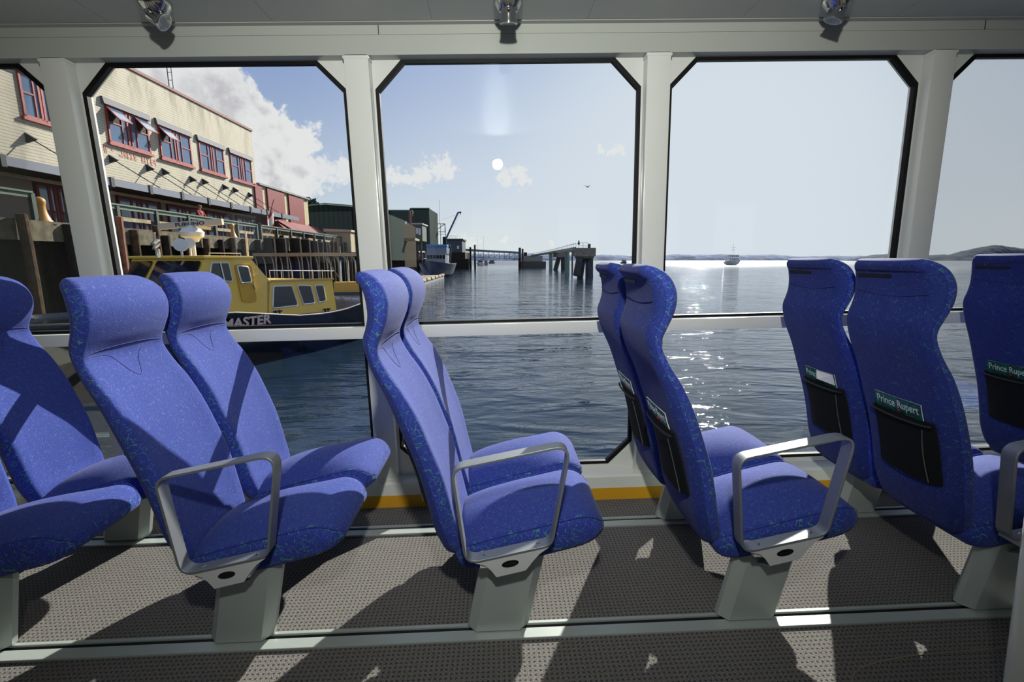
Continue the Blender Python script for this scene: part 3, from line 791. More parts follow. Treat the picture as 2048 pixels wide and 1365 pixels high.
#print('ROOF', lb(506, 265, D), lb(265, 139, D), 'CAN', lb(547, 420, 17), lb(219, 360, 17), lb(279, 358, 17), 'RAIL', lb(642, 471, 15.9), lb(219, 413, 15.9), 'DECK', lb(100, 457, 15.7), 'RED', lb(513, 373, D), lb(613, 398, D))
# ground floor: shade under the canopy put into a dark sheet, with french doors
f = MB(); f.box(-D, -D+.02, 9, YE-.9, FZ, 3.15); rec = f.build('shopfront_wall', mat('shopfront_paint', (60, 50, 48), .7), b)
for i, (y0, y1) in enumerate([(13.6, 16.2)]+WY0):
    f = MB(); X = -D+.02; wd = y1-y0
    for q in (0, .3, .45, .55, .7, 1.0):
        c = y0+wd*q; f.box(X, X+.06, c-.06, c+.06, FZ+.1, 3.05)
    for z in (FZ+.15, 2.0, 3.05): f.box(X, X+.06, y0, y1, z-.05, z+.05)
    fr_ = f.build('french_door', mat('dark_red_frame', (104, 26, 30), .6), b)
    f = MB(); f.box(X+.005, X+.03, y0+.05, y1-.05, FZ+.2, 3.0); f.build('pane', PANE, fr_)
    f = MB(); f.box(X+.0, X+.05, y1+.22, (WY0+[(37, 40)])[i][0]-.2 if i < 5 else y1+.3, FZ, 3.15); f.build('pier_panel', mat('grey_panel', (132, 126, 122), .8), b)  # siding between the doors, its shade put into the grey colour
# canopy
CX = -17.0
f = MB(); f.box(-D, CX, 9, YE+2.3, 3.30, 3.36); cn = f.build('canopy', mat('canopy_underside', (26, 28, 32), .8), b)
f = MB(); f.box(CX-.06, CX+.06, 9, YE+2.3, 3.18, 3.50); f.build('canopy_beam', GREYB, b)
for k in range(13):
    y = 10+k*2.2; f = MB(); f.box(CX-.1, CX+.1, y-.09, y+.09, 3.12, 3.53); f.build('beam_bracket', mat('dark_bracket', (30, 34, 38), .6), cn)
rods = [lb(x, y, D) for x, y in ((52, 272), (219, 315), (293, 333), (325, 341), (380, 356), (405, 361), (446, 372), (467, 378), (497, 388))]
for y, z in rods:
    f = MB(); f.cyl((-D, y, z), (CX, y+.35, 3.5), .022, .022, 6)
    f.prism([(-D, y-.05, z+.12), (-D, y-.05, z-.25), (-D+.35, y+.0, z-.12)], (0, .12, 0)); f.build('tie_rod', mat('dark_bracket', (30, 34, 38), .6), b)
# faint red lettering below the upper windows (too worn to read)
def strokes(f, y, z, w_, h):
    k = random.randint(2, 4)
    for _ in range(k):
        if random.random() < .5: q = y+random.random()*w_; f.box(-D+.012, -D+.016, q, q+.05, z, z+h)
        else: q = z+random.random()*h; f.box(-D+.012, -D+.016, y, y+w_, q, q+.045)
f = MB()
y = 22.0
for word in (7, 1, 5, 5):
    for k in range(word): strokes(f, y, 5.05, .16, .34); y += .22
    y += .24
f.build('worn_lettering', mat('faded_red_letters', (212, 150, 132), .8), b)
# roof mast
m = broot('radio_mast', 'thin lattice radio mast standing on the cream building roof', 'mast')
yy, zz = lb(338, 172, D+4); f = MB()
for dx, dy in ((0, 0), (.28, 0), (.14, .24)): f.cyl((-D-4+dx, yy+dy, ROOF), (-D-4+dx, yy+dy, ROOF+4.5), .03, .03, 6)
f.build('leg', mat('mast_steel', (66, 76, 98), .5), m)
f = MB()
for k in range(9):
    z = ROOF+.1+k*.5; f.bar((-D-4, yy, z), (-D-3.72, yy, z), .03); f.bar((-D-3.72, yy, z), (-D-3.86, yy+.24, z+.25), .03)
f.build('lattice', mat('mast_steel', (66, 76, 98), .5), m)
# ---- red building
b2 = broot('red_building', 'lower building with dark red metal panels and cream strips beyond the cream one', 'building')
YR0 = YE+.1; YR1 = lb(615, 400, D)[0]; RT = 5.75
f = MB(); f.box(-D-12, -D, YR0, YR1, FZ, RT); f.build('wall', SID2, b2)
ys = [lb(x, 420, D)[0] for x in (511, 525, 535, 568, 577, 606)]
for a, c in ((ys[0], ys[1]), (ys[2], ys[3]), (ys[4], ys[5])):
    f = MB(); f.box(-D, -D+.12, a, c, 2.9, RT-.05); f.build('red_panel', REDP, b2)
f = MB(); f.box(-D-.1, -D+.2, YR0, YR1+.1, RT-.02, RT+.12); f.build('roof_trim', mat('grey_trim', (120, 124, 122), .6), b2)
for a, c in ((YR0, YR0+1.7), (ys[2]+1.2, ys[3]), (ys[4]-1.0, YR1+.9)):
    f = MB(); f.prism([(-D+.1, a, 3.3), (-D+1.3, a, 2.55), (-D+1.3, a, 2.48), (-D+.1, a, 2.6)], (0, c-a, 0)); f.build('awning', AWN, b2)
for k in range(6):
    a = YR0+.4+k*1.45; f = MB(); X = -D
    f.box(X, X+.06, a, a+1.1, FZ+.1, 2.5); w_ = f.build('window', REDW if k % 2 else mat('tan_frame', (150, 130, 100), .7), b2)
    f = MB(); f.box(X+.05, X+.08, a+.1, a+.5, FZ+.3, 2.35); f.box(X+.05, X+.08, a+.6, a+1.0, FZ+.3, 2.35); f.build('pane', PANE, w_)
# ---- dark green warehouse
b3 = broot('green_warehouse', 'large dark green ribbed metal warehouse with low gable behind the red building', 'building')
YG = 50.0
gx0 = (RB @ at(616, 470, YG)).x; gx1 = (RB @ at(752, 470, YG)).x
f = MB(); f.prism([(gx0, YG, 0), (gx1, YG, 0), (gx1, YG, 5.35), ((gx0*.7+gx1*.3), YG, 5.75), (gx0, YG, 5.5)], (0, 14, 0)); f.build('wall', GRNP, b3)
f = MB(); f.bar((gx0-.2, YG-.1, 5.55), (gx0*.7+gx1*.3, YG-.1, 5.82), .12); f.bar((gx0*.7+gx1*.3, YG-.1, 5.82), (gx1+.2, YG-.1, 5.42), .12); f.build('roof_trim', mat('pale_green_trim', (96, 118, 104), .6), b3)
# trees behind it
def tree(name, lab, px, py, Y, r, h, group=None):
    e = empty(name, tuple(at(px, 521, Y)), 0, lab, 'tree', group); out(e)
    base = -1.0; f = MB(); rnd = random.Random(px)
    f.cyl((0, 0, base), (0, 0, h*.7), .25, .12, 7); f.build('trunk', CREO, e)
    f = MB()
    for _ in range(420):
        a = rnd.random()*2*PI; q = rnd.random()**.5*r; z = h*(.35+.65*rnd.random()); q *= 1-.45*abs((z/h)-.6)/.4
        c = Vector((q*math.cos(a), q*math.sin(a), z)); s_ = .22+.2*rnd.random(); u = Vector((rnd.uniform(-1, 1), rnd.uniform(-1, 1), rnd.uniform(-1, 1))).normalized(); v = u.orthogonal().normalized()
        f.add([c+u*s_, c+v*s_, c-u*s_, c-v*s_], [(0, 1, 2, 3)])
    f.build('foliage', mat('dark_foliage', (44, 56, 42), .9), e, fix=False)
tree('conifer', 'dark bushy tree showing above the green warehouse roof', 628, 415, 68, 1.6, 8.6)
# ---- boardwalk, its fascia, railing
EX = -15.7
f = MB(); f.box(-D, EX, 6, 62, FZ-.22, FZ); bw = out(tag(f.build('boardwalk_deck', WOOD), kind='structure')); bw.rotation_euler.z = BROT
f = MB(); f.box(EX, EX+.16, 6, 62, FZ-.55, FZ+.12); f.build('edge_beam', mat('lichen_timber', (96, 88, 68), .9, bump=(4, .4, .4, .02)), bw)
f = MB(); f.box(-D-.6, -D-.2, 6, 49, WZ-1, FZ-.22); o = out(tag(f.build('seawall', mat('dark_wet_rock', (30, 27, 24), .9, bump=(2, .5, .5, .1))), kind='structure')); o.rotation_euler.z = BROT
def railing(y0, y1, X, lab, step=2.05, boards=True):
    r = broot('wharf_railing', lab, 'railing', None)
    f = MB(); f.box(X-.09, X+.09, y0, y1, FZ+1.03, FZ+1.09); f.box(X-.03, X+.03, y0, y1, FZ+.88, FZ+1.03); f.build('top_rail', RAILG, r)
    n = int((y1-y0)/step)
    for k in range(n+1):
        y = y0+(y1-y0)*k/n; f = MB(); f.box(X-.07, X+.07, y-.07, y+.07, FZ, FZ+1.03); f.build('post', DKG, r)
        if boards and k < n:
            f = MB(); f.box(X-.02, X+.02, y+.07, y+step*.85, FZ+.42, FZ+.58); f.build('board', PALE if k % 3 else mat('ochre_board', (150, 116, 60), .8), r)
railing(12.9, 16.3, -15.9, 'green wharf railing with tan boards at the far left, beside the yellow bollard')
railing(17.6, 30.5, -15.9, 'long green wharf railing with pale top edge in front of the cream building')
railing(31, 46, -15.9, 'distant green wharf railing before the red building')
# mooring bollards
for (px, py), lab in (((93, 455), 'yellow mooring bollard on the wharf edge at the far left'), ((469, 486), 'small yellow green bollard on the wharf further along')):
    y, z = lb(px, py, 15.85); e = broot('mooring_bollard', lab, 'bollard', 'mooring bollards')
    f = MB(); f.lathe((-15.95, y, FZ), (0, 0, 1), [(0, .36), (.05, .34), (.2, .24), (.4, .17), (.6, .14), (.7, .15), (.78, .17), (.86, .16), (.93, .1), (.96, 0)], 20)
    f.build('body', mat('bollard_yellow', (176, 122, 36), .5), e, smooth=True)
    f = MB(); f.lathe((-15.95, y, FZ), (0, 0, 1), [(0, .42), (.04, .42), (.045, 0)], 20); f.build('base_flange', CREO, e)
# piles
NP = [0]
def pile(X, Y, top, r, m, lab, rot=True, lean=(0, 0), group=None, z0=None, name='timber_pile'):
    f = MB(); z0 = WZ-1.5 if z0 is None else z0; h = top-z0; n = 7; path = []; rr = []
    rnd = random.Random(int(X*31+Y*17))
    for k in range(n):
        q = k/(n-1); path.append((X+lean[0]*(q-1)+rnd.uniform(-.02, .02), Y+lean[1]*(q-1), z0+h*q)); rr.append(r*(1.08-.12*q)*(1+rnd.uniform(-.04, .04)))
    path.append((path[-1][0], path[-1][1], top+r*.12)); rr.append(rr[-1]*.75)
    f.tube(path, rr, 10); o = f.build(name, m, smooth=35); out(o, lab, 'pile', group)
    if rot: o.rotation_euler.z = BROT
    NP[0] += 1; return o
rnd = random.Random(3)
y = 12.6; k = 0
WETW = mat('pile_timber', (84, 66, 48), .9, spec=.15, bump=(5, .3, .4, .02))
while y < 60:
    pile(-15.35-.1*(k % 2), y, FZ+rnd.choice((-.1, .05, .25)) if y < 30 else FZ+rnd.choice((.1, .35, .5)), .15+.03*rnd.random(), WETW if k % 3 else CREO,
         'timber pile in the front row of piles holding up the wharf', group='wharf front piles')
    y += .95+.5*rnd.random() if y > 24 else 1.15+.6*rnd.random(); k += 1
y = 13.5
while y < 58:
    pile(-17.3, y, FZ-.25, .16, CREO, 'dark timber pile standing in the shade under the wharf', group='wharf inner piles'); y += 1.9+.5*rnd.random()
# fender cluster + tall brown pole in front
pile(-14.9, 17.75, 1.0, .28, CREO, 'thick dark pile at the left of the yellow boat cabin', group=None)
pile(-14.9, 18.35, 1.05, .28, CREO, 'second thick dark pile beside the tall reddish pole')
pile(-14.6, 18.15, 1.62, .12, mat('reddish_pole', (138, 84, 56), .8, bump=(6, .2, .3)), 'tall reddish timber pole in front of the railing, left of the boat radar')
pile(-14.9, 20.4, 1.45, .13, WETW, 'slender brown pole behind the radar of the yellow boat')
for i, (px, top) in enumerate(((553, .75), (575, .8), (604, .9), (622, .9), (640, .85), (650, .8))):
    Y = 14.6*FPX/(1010-px); pile(-14.6, Y, FZ+top-.6, .34 if i < 4 else .26, CREO, 'thick creosoted fender pile standing proud of the wharf edge', group='fender piles')
# person standing behind the rail
def simple_person(lab, X, Y):
    """standing figure leaning on the rail: one skinned body, hair and shirt as parts"""
    e = broot('person', lab, 'person')
    J = dict(p=(0, 0, .95), c=(0, 0, 1.25), n=(0.02, 0, 1.47), h=(.05, 0, 1.62), t=(.05, 0, 1.72), sl=(0, .19, 1.40), el=(.16, .25, 1.14), hl=(.38, .20, 1.08), sr=(0, -.19, 1.40), er=(.16, -.25, 1.14), hr=(.38, -.20, 1.08),
             kl=(.03, .10, .50), fl=(0, .11, .06), tl=(.14, .12, .04), kr=(.03, -.10, .50), fr=(0, -.11, .06), tr=(.14, -.12, .04))
    Rr = dict(p=.14, c=.145, n=.055, h=.085, t=.07, sl=.065, el=.045, hl=.035, sr=.065, er=.045, hr=.035, kl=.07, fl=.045, tl=.04, kr=.07, fr=.045, tr=.04)
    E_ = ['pc', 'cn', 'nh', 'ht', ('c', 'sl'), ('sl', 'el'), ('el', 'hl'), ('c', 'sr'), ('sr', 'er'), ('er', 'hr'), ('p', 'kl'), ('kl', 'fl'), ('fl', 'tl'), ('p', 'kr'), ('kr', 'fr'), ('fr', 'tr')]
    ks = list(J); me = bpy.data.meshes.new('body'); me.from_pydata([J[k] for k in ks], [(ks.index(a[0]), ks.index(a[1])) for a in E_], [])
    o = bpy.data.objects.new('body', me); COL.objects.link(o); o.parent = e; o.location = (X, Y, FZ)
    sk = o.modifiers.new('skin', 'SKIN'); ly = me.skin_vertices[0] if me.skin_vertices else None
    if ly is None:
        bm = bmesh.new(); bm.from_mesh(me); bm.verts.layers.skin.verify(); bm.to_mesh(me); bm.free(); ly = me.skin_vertices[0]
    for i, k in enumerate(ks): ly.data[i].radius = (Rr[k], Rr[k]*(1.25 if k in 'pc' else 1)); ly.data[i].use_root = (k == 'p')
    sb = o.modifiers.new('subd', 'SUBSURF'); sb.levels = sb.render_levels = 2; me.materials.append(mat('skin_tone', (176, 128, 100), .6))
    f = MB(); f.lathe((.045, 0, 1.62), (0, 0, 1), [(0, .10), (.05, .105), (.1, .085), (.13, .03), (.135, 0)], 14); h_ = f.build('hair', mat('dark_blond_hair', (120, 88, 60), .8), e, smooth=True); h_.location = (X, Y, FZ)
    f = MB(); f.loft([[Vector((.005+a*math.cos(2*PI*k/14), b_*math.sin(2*PI*k/14), z)) for k in range(14)] for a, b_, z in ((.16, .19, .88), (.165, .20, 1.1), (.165, .21, 1.3), (.12, .20, 1.42), (.06, .09, 1.47))])
    f.tube([(0, .19, 1.40), (.14, .25, 1.16)], [.08, .065], 10); f.tube([(0, -.19, 1.40), (.14, -.25, 1.16)], [.08, .065], 10)
    s_ = f.build('shirt', mat('red_shirt', (150, 40, 44), .8), e, smooth=True); s_.location = (X, Y, FZ)
yq = lb(401, 430, 16.4)[0]
simple_person('person in a red shirt standing behind the wharf railing above the radar', -16.45, yq)
# small shed further along, grey drum
e = broot('wharf_shed', 'small cream shed on the wharf in front of the green warehouse', 'shed')
p0 = RB @ at(655, 480, 46); p1 = RB @ at(703, 480, 46)
f = MB(); f.box(p0.x, p1.x, 46, 48.5, .8, 2.75); f.build('wall', mat('shed_cream', (176, 156, 122), .8), e)
f = MB(); f.prism([(p0.x-.15, 45.8, 2.72), (p1.x+.15, 45.8, 2.72), (p1.x+.15, 45.8, 2.9), (p0.x-.15, 45.8, 3.0)], (0, 3, 0)); f.build('roof', mat('shed_roof', (196, 178, 150), .7), e)
# flag at the canopy end
e = broot('flag', 'white and red flag hanging from a pole at the canopy end', 'flag')
y, z = lb(543, 424, 16.6); f = MB(); f.cyl((-16.7, y-.6, z-.9), (-16.5, y+.3, z+.9), .03, .03, 8); f.build('pole', mat('flag_pole', (110, 90, 60), .6), e)
f = MB()
def flagpt(u, v): return Vector((-16.55+.08*math.sin(u*7), y+.1-1.0*u, z+.3-.9*u-v*(1.1-.2*u)+.05*math.sin(u*9)))
R1 = [[flagpt(i/8, j/8) for j in range(9)] for i in range(9)]
vs = [p for r in R1 for p in r]+[p+Vector((.012, 0, 0)) for r in R1 for p in r]; fs = []
for i in range(8):
    for j in range(8): fs += [(i*9+j, i*9+j+1, i*9+j+10, i*9+j+9), (81+i*9+j, 81+i*9+j+9, 81+i*9+j+10, 81+i*9+j+1)]
f.use(mat('flag_white', (214, 196, 186), .8)); f.use(mat('flag_red', (150, 44, 44), .8)); f.add(vs, fs)
f.mi = [1 if ((q//2) % 8) < 2 or ((q//2) % 8) > 6 else 0 for q in range(len(fs))]; f.build('cloth', None, e, fix=False)

# ---------------------------------------------------------------- boats
def hull_mesh(f, L, B, z_keel, z_mid, sheer_bow, sheer_stern, flare=.75, n=24, stern=.82):
    rings = []
    for i in range(n+1):
        u = i/n; x = L*(u-.5)
        bt = B/2*(1-max(0, (u-.5)/.5)**2.4)*(stern+(1-stern)*min(1, u/.35)); bt = max(bt, .02)
        zt = z_mid+sheer_bow*max(0, (u-.45)/.55)**2+sheer_stern*max(0, (.4-u)/.4)**2
        zk = z_keel+(.6*(zt-z_keel))*max(0, (u-.88)/.12)**2
        bw = bt*(flare*(1-.5*max(0, (u-.5)/.5)**1.5)); zw = z_keel+(zt-z_keel)*.35
        rings.append([Vector((x, -bt, zt)), Vector((x, -(bt*.55+bw*.45), (zt*.5+zw*.5))), Vector((x, -bw, zw)), Vector((x, 0, zk)), Vector((x, bw, zw)), Vector((x, (bt*.55+bw*.45), (zt*.5+zw*.5))), Vector((x, bt, zt)), Vector((x, 0, zt-.12))])
    f.loft(rings); return f
YB_ = mat('boat_yellow', (234, 192, 84), .35)
NAVY = mat('navy_hull_paint', (26, 30, 40), .15, spec=.6)
BWHITE = mat('boat_white', (220, 216, 206), .4)
STEEL = mat('stainless_tube', (180, 180, 176), .25, metal=1.)
TEXTW = mat('hull_letter_white', (196, 184, 176), .5)
TEXTR = mat('hull_letter_red', (140, 40, 36), .5)
# yellow patrol boat: local x along the keel (away to the right), y across (away left), z up
AL = math.radians(66)
ys0 = at(541, 600, 14.0); axu = Vector((math.cos(AL), math.sin(AL), 0)); axv = Vector((-math.sin(AL), math.cos(AL), 0))
d0 = at(412, 515, 1.0)
# corner of the wheelhouse: where the pixel column 412 meets the side plane through ys0
kk = (ys0.dot(axv))/(d0.dot(axv)); ORG = d0*kk; ORG.z = 0
def sidep(x, y, v=0.):
    d = sdir(x, y); k = (ORG.dot(axv)+v)/d.dot(axv); p = d*k-ORG; return (p.dot(axu), p.z)
def endp(x, y, u=0.):
    d = sdir(x, y); k = (ORG.dot(axu)+u)/d.dot(axu); p = d*k-ORG; return (p.dot(axv), p.z)
yb = empty('harbour_patrol_boat', tuple(ORG), AL, 'yellow cabin harbour boat with dark hull moored outside the left windows', 'boat'); out(yb)
BM = 3.3                                          # cabin beam
def slab(poly, y0, y1): return [(x, y0, z) for x, z in poly], (0, y1-y0, 0)
g0 = [sidep(x, y, -.32) for x, y in ((469, 626), (516, 628), (596, 632), (648, 628), (688, 620), (724, 607))]
def gun(u):
    if u < g0[0][0]: return g0[0][1]+.02*(g0[0][0]-u)
    for a, c in zip(g0, g0[1:]):
        if u <= c[0]: return a[1]+(c[1]-a[1])*(u-a[0])/(c[0]-a[0])
    return g0[-1][1]+.16*(u-g0[-1][0])
f = MB(); rings = []
U0, U1 = -4.2, g0[-1][0]+3.0
for i in range(31):
    q = i/30; u = U0+(U1-U0)*q; zt = gun(min(u, g0[-1][0]+1.2)); yc = BM/2; hb = BM/2+.32
    tap = max(.03, 1-max(0, (q-.8)/.2)**2.2) if q > .8 else (1-max(0, (.22-q)/.22)**2.2*.95)
    hb *= tap; wl = hb*.80
    rings.append([Vector((u, yc-hb, zt)), Vector((u, yc-hb*.97, zt-.35)), Vector((u, yc-wl, WZ+.1)), Vector((u, yc-wl*.6, WZ-.5)), Vector((u, yc+wl*.6, WZ-.5)), Vector((u, yc+wl, WZ+.1)), Vector((u, yc+hb*.97, zt-.35)), Vector((u, yc+hb, zt)), Vector((u, yc+hb-.06, zt-.1)), Vector((u, yc-hb+.06, zt-.1))])
f.loft(rings); hl = f.build('hull', NAVY, yb, smooth=30)
f = MB(); f.tube([r[0]+Vector((0, -.02, .01)) for r in rings], .028, 6); f.build('rub_rail', mat('worn_alloy', (130, 124, 116), .5, metal=.3), hl)
# deck
# wheelhouse: side polygon extruded across
P = [sidep(416, 514), sidep(500, 517), sidep(540, 563), sidep(537, 626)]
wtop = (P[0][1]+P[1][1])/2
poly = [(-.02, wtop), (P[1][0], wtop), (P[2][0], P[2][1]), (P[3][0], P[3][1]-.05), (-.45, P[3][1]-.05), (-.42, P[2][1]-.35)]
f = MB(); v, e_ = slab(poly, 0, BM); f.prism(v, e_); f.box(-.10, P[1][0]+.06, -.07, BM+.07, wtop-.03, wtop+.05, bev=.02)
wh = f.build('wheelhouse', YB_, yb)
# trunk cabin
T = [sidep(540, 563), sidep(664, 561), sidep(673, 618), sidep(540, 628)]
f = MB(); v, e_ = slab([(T[0][0]-.1, T[0][1]), (T[1][0], T[1][1]+.03), (T[2][0], T[2][1]-.05), (T[3][0]-.1, T[3][1]-.1)], 0, BM); f.prism(v, e_)
tk = f.build('trunk_cabin', YB_, yb)
f = MB(); f.bar((T[0][0], -.02, T[0][1]+.02), (T[1][0]+.05, -.02, T[1][1]+.05), .06, .05); f.build('coaming', mat('boat_yellow_worn', (196, 156, 70), .5), tk)
GLD = mat('dark_boat_glass', (34, 36, 40), .05, spec=.8, metal=.25)
def boatwin(quad, parent, y=-.012, name='window', frame=True):
    f = MB(); c = Vector((sum(p[0] for p in quad)/4, 0, sum(p[1] for p in quad)/4)); pts = [Vector((a, y, z)) for a, z in quad]
    f.tube(rounded(pts, .07, 4), .022, 6, closed=True); w_ = f.build(name, mat('window_rim_alloy', (214, 212, 206), .3, metal=.4), parent, smooth=True)
    f = MB(); f.prism([Vector((p.x, y+.006, p.z)) for p in rounded(pts, .07, 4)], (0, -.008, 0)); f.build('pane', GLD, w_)
    return w_
def quad(*ps): return [sidep(x, y, -.01) for x, y in ps]
boatwin(quad((423, 526), (457, 526), (466, 564), (418, 560)), wh)
f = MB(); a, c = sidep(440, 526, -.02), sidep(449, 563, -.02); f.bar((a[0], -.03, a[1]), (c[0], -.03, c[1]), .03, .02); f.build('window_divider', mat('window_rim_alloy', (214, 212, 206), .3, metal=.4), wh)
dq = quad((468, 528), (502, 530), (513, 604), (484, 605)); f = MB(); f.prism([Vector((p.x, -.035, p.z)) for p in rounded([Vector((a, 0, z)) for a, z in dq], .12, 5)], (0, .035, 0)); dr = f.build('door', mat('boat_yellow_door', (198, 150, 42), .4), wh)
boatwin(quad((472, 532), (494, 534), (502, 565), (481, 566)), dr, y=-.045)
f = MB(); a, c = sidep(506, 568, -.05), sidep(510, 579, -.05); f.bar((a[0], -.07, a[1]), (c[0], -.07, c[1]), .04, .03); f.build('door_handle', STEEL, dr)
f = MB(); a, c = sidep(505, 536, -.03), sidep(509, 553, -.03); f.tube([(a[0], -.01, a[1]), (a[0]+.03, -.09, a[1]-.05), (c[0]+.03, -.09, c[1]+.05), (c[0], -.01, c[1])], .015, 6); f.build('grab_rail', STEEL, wh)
for q4 in (((547, 573), (583, 572), (596, 611), (545, 617)), ((594, 571), (621, 572), (630, 606), (607, 609)), ((629, 571), (646, 571), (652, 602), (638, 605))):
    boatwin(quad(*q4), tk)
# windscreen end (two big panes)
def endquad(*ps): return [(endp(x, y, -.05)) for x, y in ps]
for q4, nm in ((((318, 522), (408, 522), (404, 560), (314, 575)), 'windscreen'), (((258, 523), (309, 522), (303, 575), (246, 570)), 'windscreen')):
    pts = [Vector((-.05-.364*max(0, (wtop-z)), y, z)) for y, z in endquad(*q4)]
    pts = [Vector((p.x, min(max(p.y, .08), BM-.08), p.z)) for p in pts]
    f = MB(); f.prism(rounded(pts, .08, 4), (-.02, 0, 0)); w_ = f.build(nm, GLD, wh)
# roof gear
f = MB(); f.tube([(.15, .1, wtop+.05), (.15, .1, wtop+.12), (P[1][0]-.2, .1, wtop+.12), (P[1][0]-.2, .1, wtop+.05)], .015, 6); f.build('roof_rail', STEEL, wh)
rp = sidep(386, 500, .9); rx = rp[0]; ry = .9
rb = empty('gear', (0, 0, 0)); bpy.data.objects.remove(rb)
def ps(x, y, v): a = sidep(x, y, v); return Vector((a[0], v, a[1]))
c0 = ps(387, 492, 1.1)
f = MB(); f.cyl((c0.x, 1.1, wtop), (c0.x, 1.1, ps(387, 484, 1.1).z), .05, .05, 8)
zt, zb_ = ps(387, 455, 1.1).z, ps(387, 484, 1.1).z
f.lathe((c0.x, 1.1, zb_), (0, 0, 1), [(0, .14), ((zt-zb_)*.2, .17), ((zt-zb_)*.35, .27), ((zt-zb_)*.65, .30), ((zt-zb_)*.9, .22), (zt-zb_, .1), (zt-zb_+.05, .08)], 18)
rd = f.build('radar_pedestal', BWHITE, yb, smooth=40)
ra, rb2 = ps(314, 451, 1.1), ps(441, 441, 1.1)
# bar lies across the line of sight
L_ = (at(441, 441, 13)-at(314, 451, 13)); inv = Matrix.Rotation(-AL, 3, 'Z'); dv = (inv @ L_)/13
cen = Vector((c0.x, 1.1, zt+.08)); dist = (Matrix.Rotation(AL, 3, 'Z') @ cen+ORG).y
half = dv*dist/2
f = MB(); upv = Vector((0, 0, 1)); f.bar(cen-half, cen+half, .10, .165); ant = f.build('radar_antenna', mat('aged_ivory', (208, 190, 162), .5), rd)
nrm = half.normalized().cross(upv).normalized()
tocam = (inv @ (-(Matrix.Rotation(AL, 3, 'Z') @ cen+ORG))).normalized()
if nrm.dot(tocam) < 0: nrm = -nrm
xd = half.normalized(); nrm = xd.cross(upv).normalized(); nrm = nrm if nrm.dot(tocam) > 0 else -nrm
if upv.cross(nrm).dot(xd) < 0: xd = -xd
upv = nrm.cross(xd).normalized()
text('lettering', 'FURUNO', .15, mat('navy_print', (34, 38, 66), .5), ant, frame_m(cen+nrm*.056, xd, upv), extrude=.003, font_scale=(1.35, .85), bold=.003)
for (px, py), r in (((362, 492), .17), ((379, 488), .13)):
    p = ps(px, py, .6); f = MB(); d = Vector((-.5, -.8, .1)).normalized(); f.lathe(p, d, [(0, .02), (.04, r*.6), (.14, r), (.17, r), (.175, 0)], 16); f.cyl((p.x, .6, wtop), (p.x, .6, p.z), .03, .03, 6); f.build('searchlight', BWHITE, yb, smooth=40)
p = ps(320, 498, .5); f = MB()
for k in (0, .1): f.cyl((p.x-.25, .3, p.z+k), (p.x+.2, .9, p.z+.12+k), .035, .05, 8)
f.cyl((p.x, .55, wtop), (p.x, .55, p.z), .025, .025, 6); f.build('horn', STEEL, yb, smooth=True)
for px, yt_ in ((308, 465), (491, 463)):
    p = ps(px, yt_, 1.4); f = MB(); f.cyl((p.x, 1.4, wtop), (p.x, 1.4, p.z), .03, .03, 6); f.build('aerial', mat('aerial_white', (190, 176, 160), .5), yb)
f = MB()
for y_ in (.1,):
    hgt = .32; f.tube([(T[0][0]+.1, y_, T[0][1]+hgt), (T[1][0]+.2, y_, T[1][1]+hgt)], .014, 6)
    for k in range(7):
        u = T[0][0]+.1+(T[1][0]-T[0][0])*k/6; f.cyl((u, y_, T[0][1]), (u, y_, T[0][1]+hgt), .012, .012, 6)
f.build('trunk_rail', STEEL, tk)
for px, py in ((555, 628), (653, 622)):
    p = sidep(px, py, -.15); f = MB(); z = gun(p[0]); f.cyl((p[0]-.05, -.15, z-.1), (p[0]-.05, -.15, z+.14), .03, .03, 8); f.cyl((p[0]+.08, -.15, z-.1), (p[0]+.08, -.15, z+.14), .03, .03, 8); f.bar((p[0]-.13, -.15, z+.1), (p[0]+.16, -.15, z+.1), .05); f.build('cleat', CREO, hl)
a, c = sidep(470, 645, -.33), sidep(531, 645, -.33)
hgt = .27
upv = Vector((0, 0, 1)); M = frame_m(((a[0]*.5+c[0]*.5)-.12, -.345, (gun(0.3)-.30)), (1, 0, 0), (0, 0, 1))
text('hull_lettering_shadow', 'MASTER', hgt*1.35, TEXTR, hl, Matrix.Translation((.025, .004, -.02)) @ M, extrude=.003, font_scale=(1.12, 1), bold=.012, shear=.12)  # red outline paint, offset behind the white letters
text('hull_lettering', 'MASTER', hgt*1.35, TEXTW, hl, M, extrude=.004, font_scale=(1.12, 1), bold=.01, shear=.12)

# boat with the tubular canopy, behind the yellow one
cb = empty('canopy_boat', (0, 0, 0), 0, 'open boat with a flat tan canopy on bent tube frames behind the yellow cabin', 'boat'); out(cb)
TAN = mat('tan_canvas', (170, 150, 122), .8)
c4 = [at(505, 510, 23.5), at(646, 511, 21.6), at(745, 511, 22.6), at(565, 503, 27)]
zc_ = .20; c4 = [Vector((p.x, p.y, zc_)) for p in c4]
f = MB(); f.prism([p for p in c4], (0, 0, .15)); f.build('canopy_top', TAN, cb)
f = MB()
def lerp4(s_, t_): return c4[0].lerp(c4[1], s_).lerp(c4[3].lerp(c4[2], s_), t_)
for k in range(9):
    p = c4[0].lerp(c4[1], k/8)+Vector((0, .15, 0)); f = MB(); f.tube([p+Vector((0, 0, 0)), p+Vector((.06, 0, -.12)), p+Vector((.10, 0, -.4)), p+Vector((.12, 0, -1.9))], .028, 6); f.build('frame_tube', mat('old_tube', (150, 138, 120), .4, metal=.5), cb, smooth=True)
for k in range(1, 7):
    p = c4[1].lerp(c4[2], k/6)+Vector((-.15, 0, 0)); f = MB(); f.tube([p+Vector((-.2, 0, 0)), p+Vector((0, 0, -.08)), p+Vector((.05, 0, -.3)), p+Vector((.08, 0, -1.9))], .03, 6); f.build('frame_tube', mat('old_tube', (150, 138, 120), .4, metal=.5), cb, smooth=True)
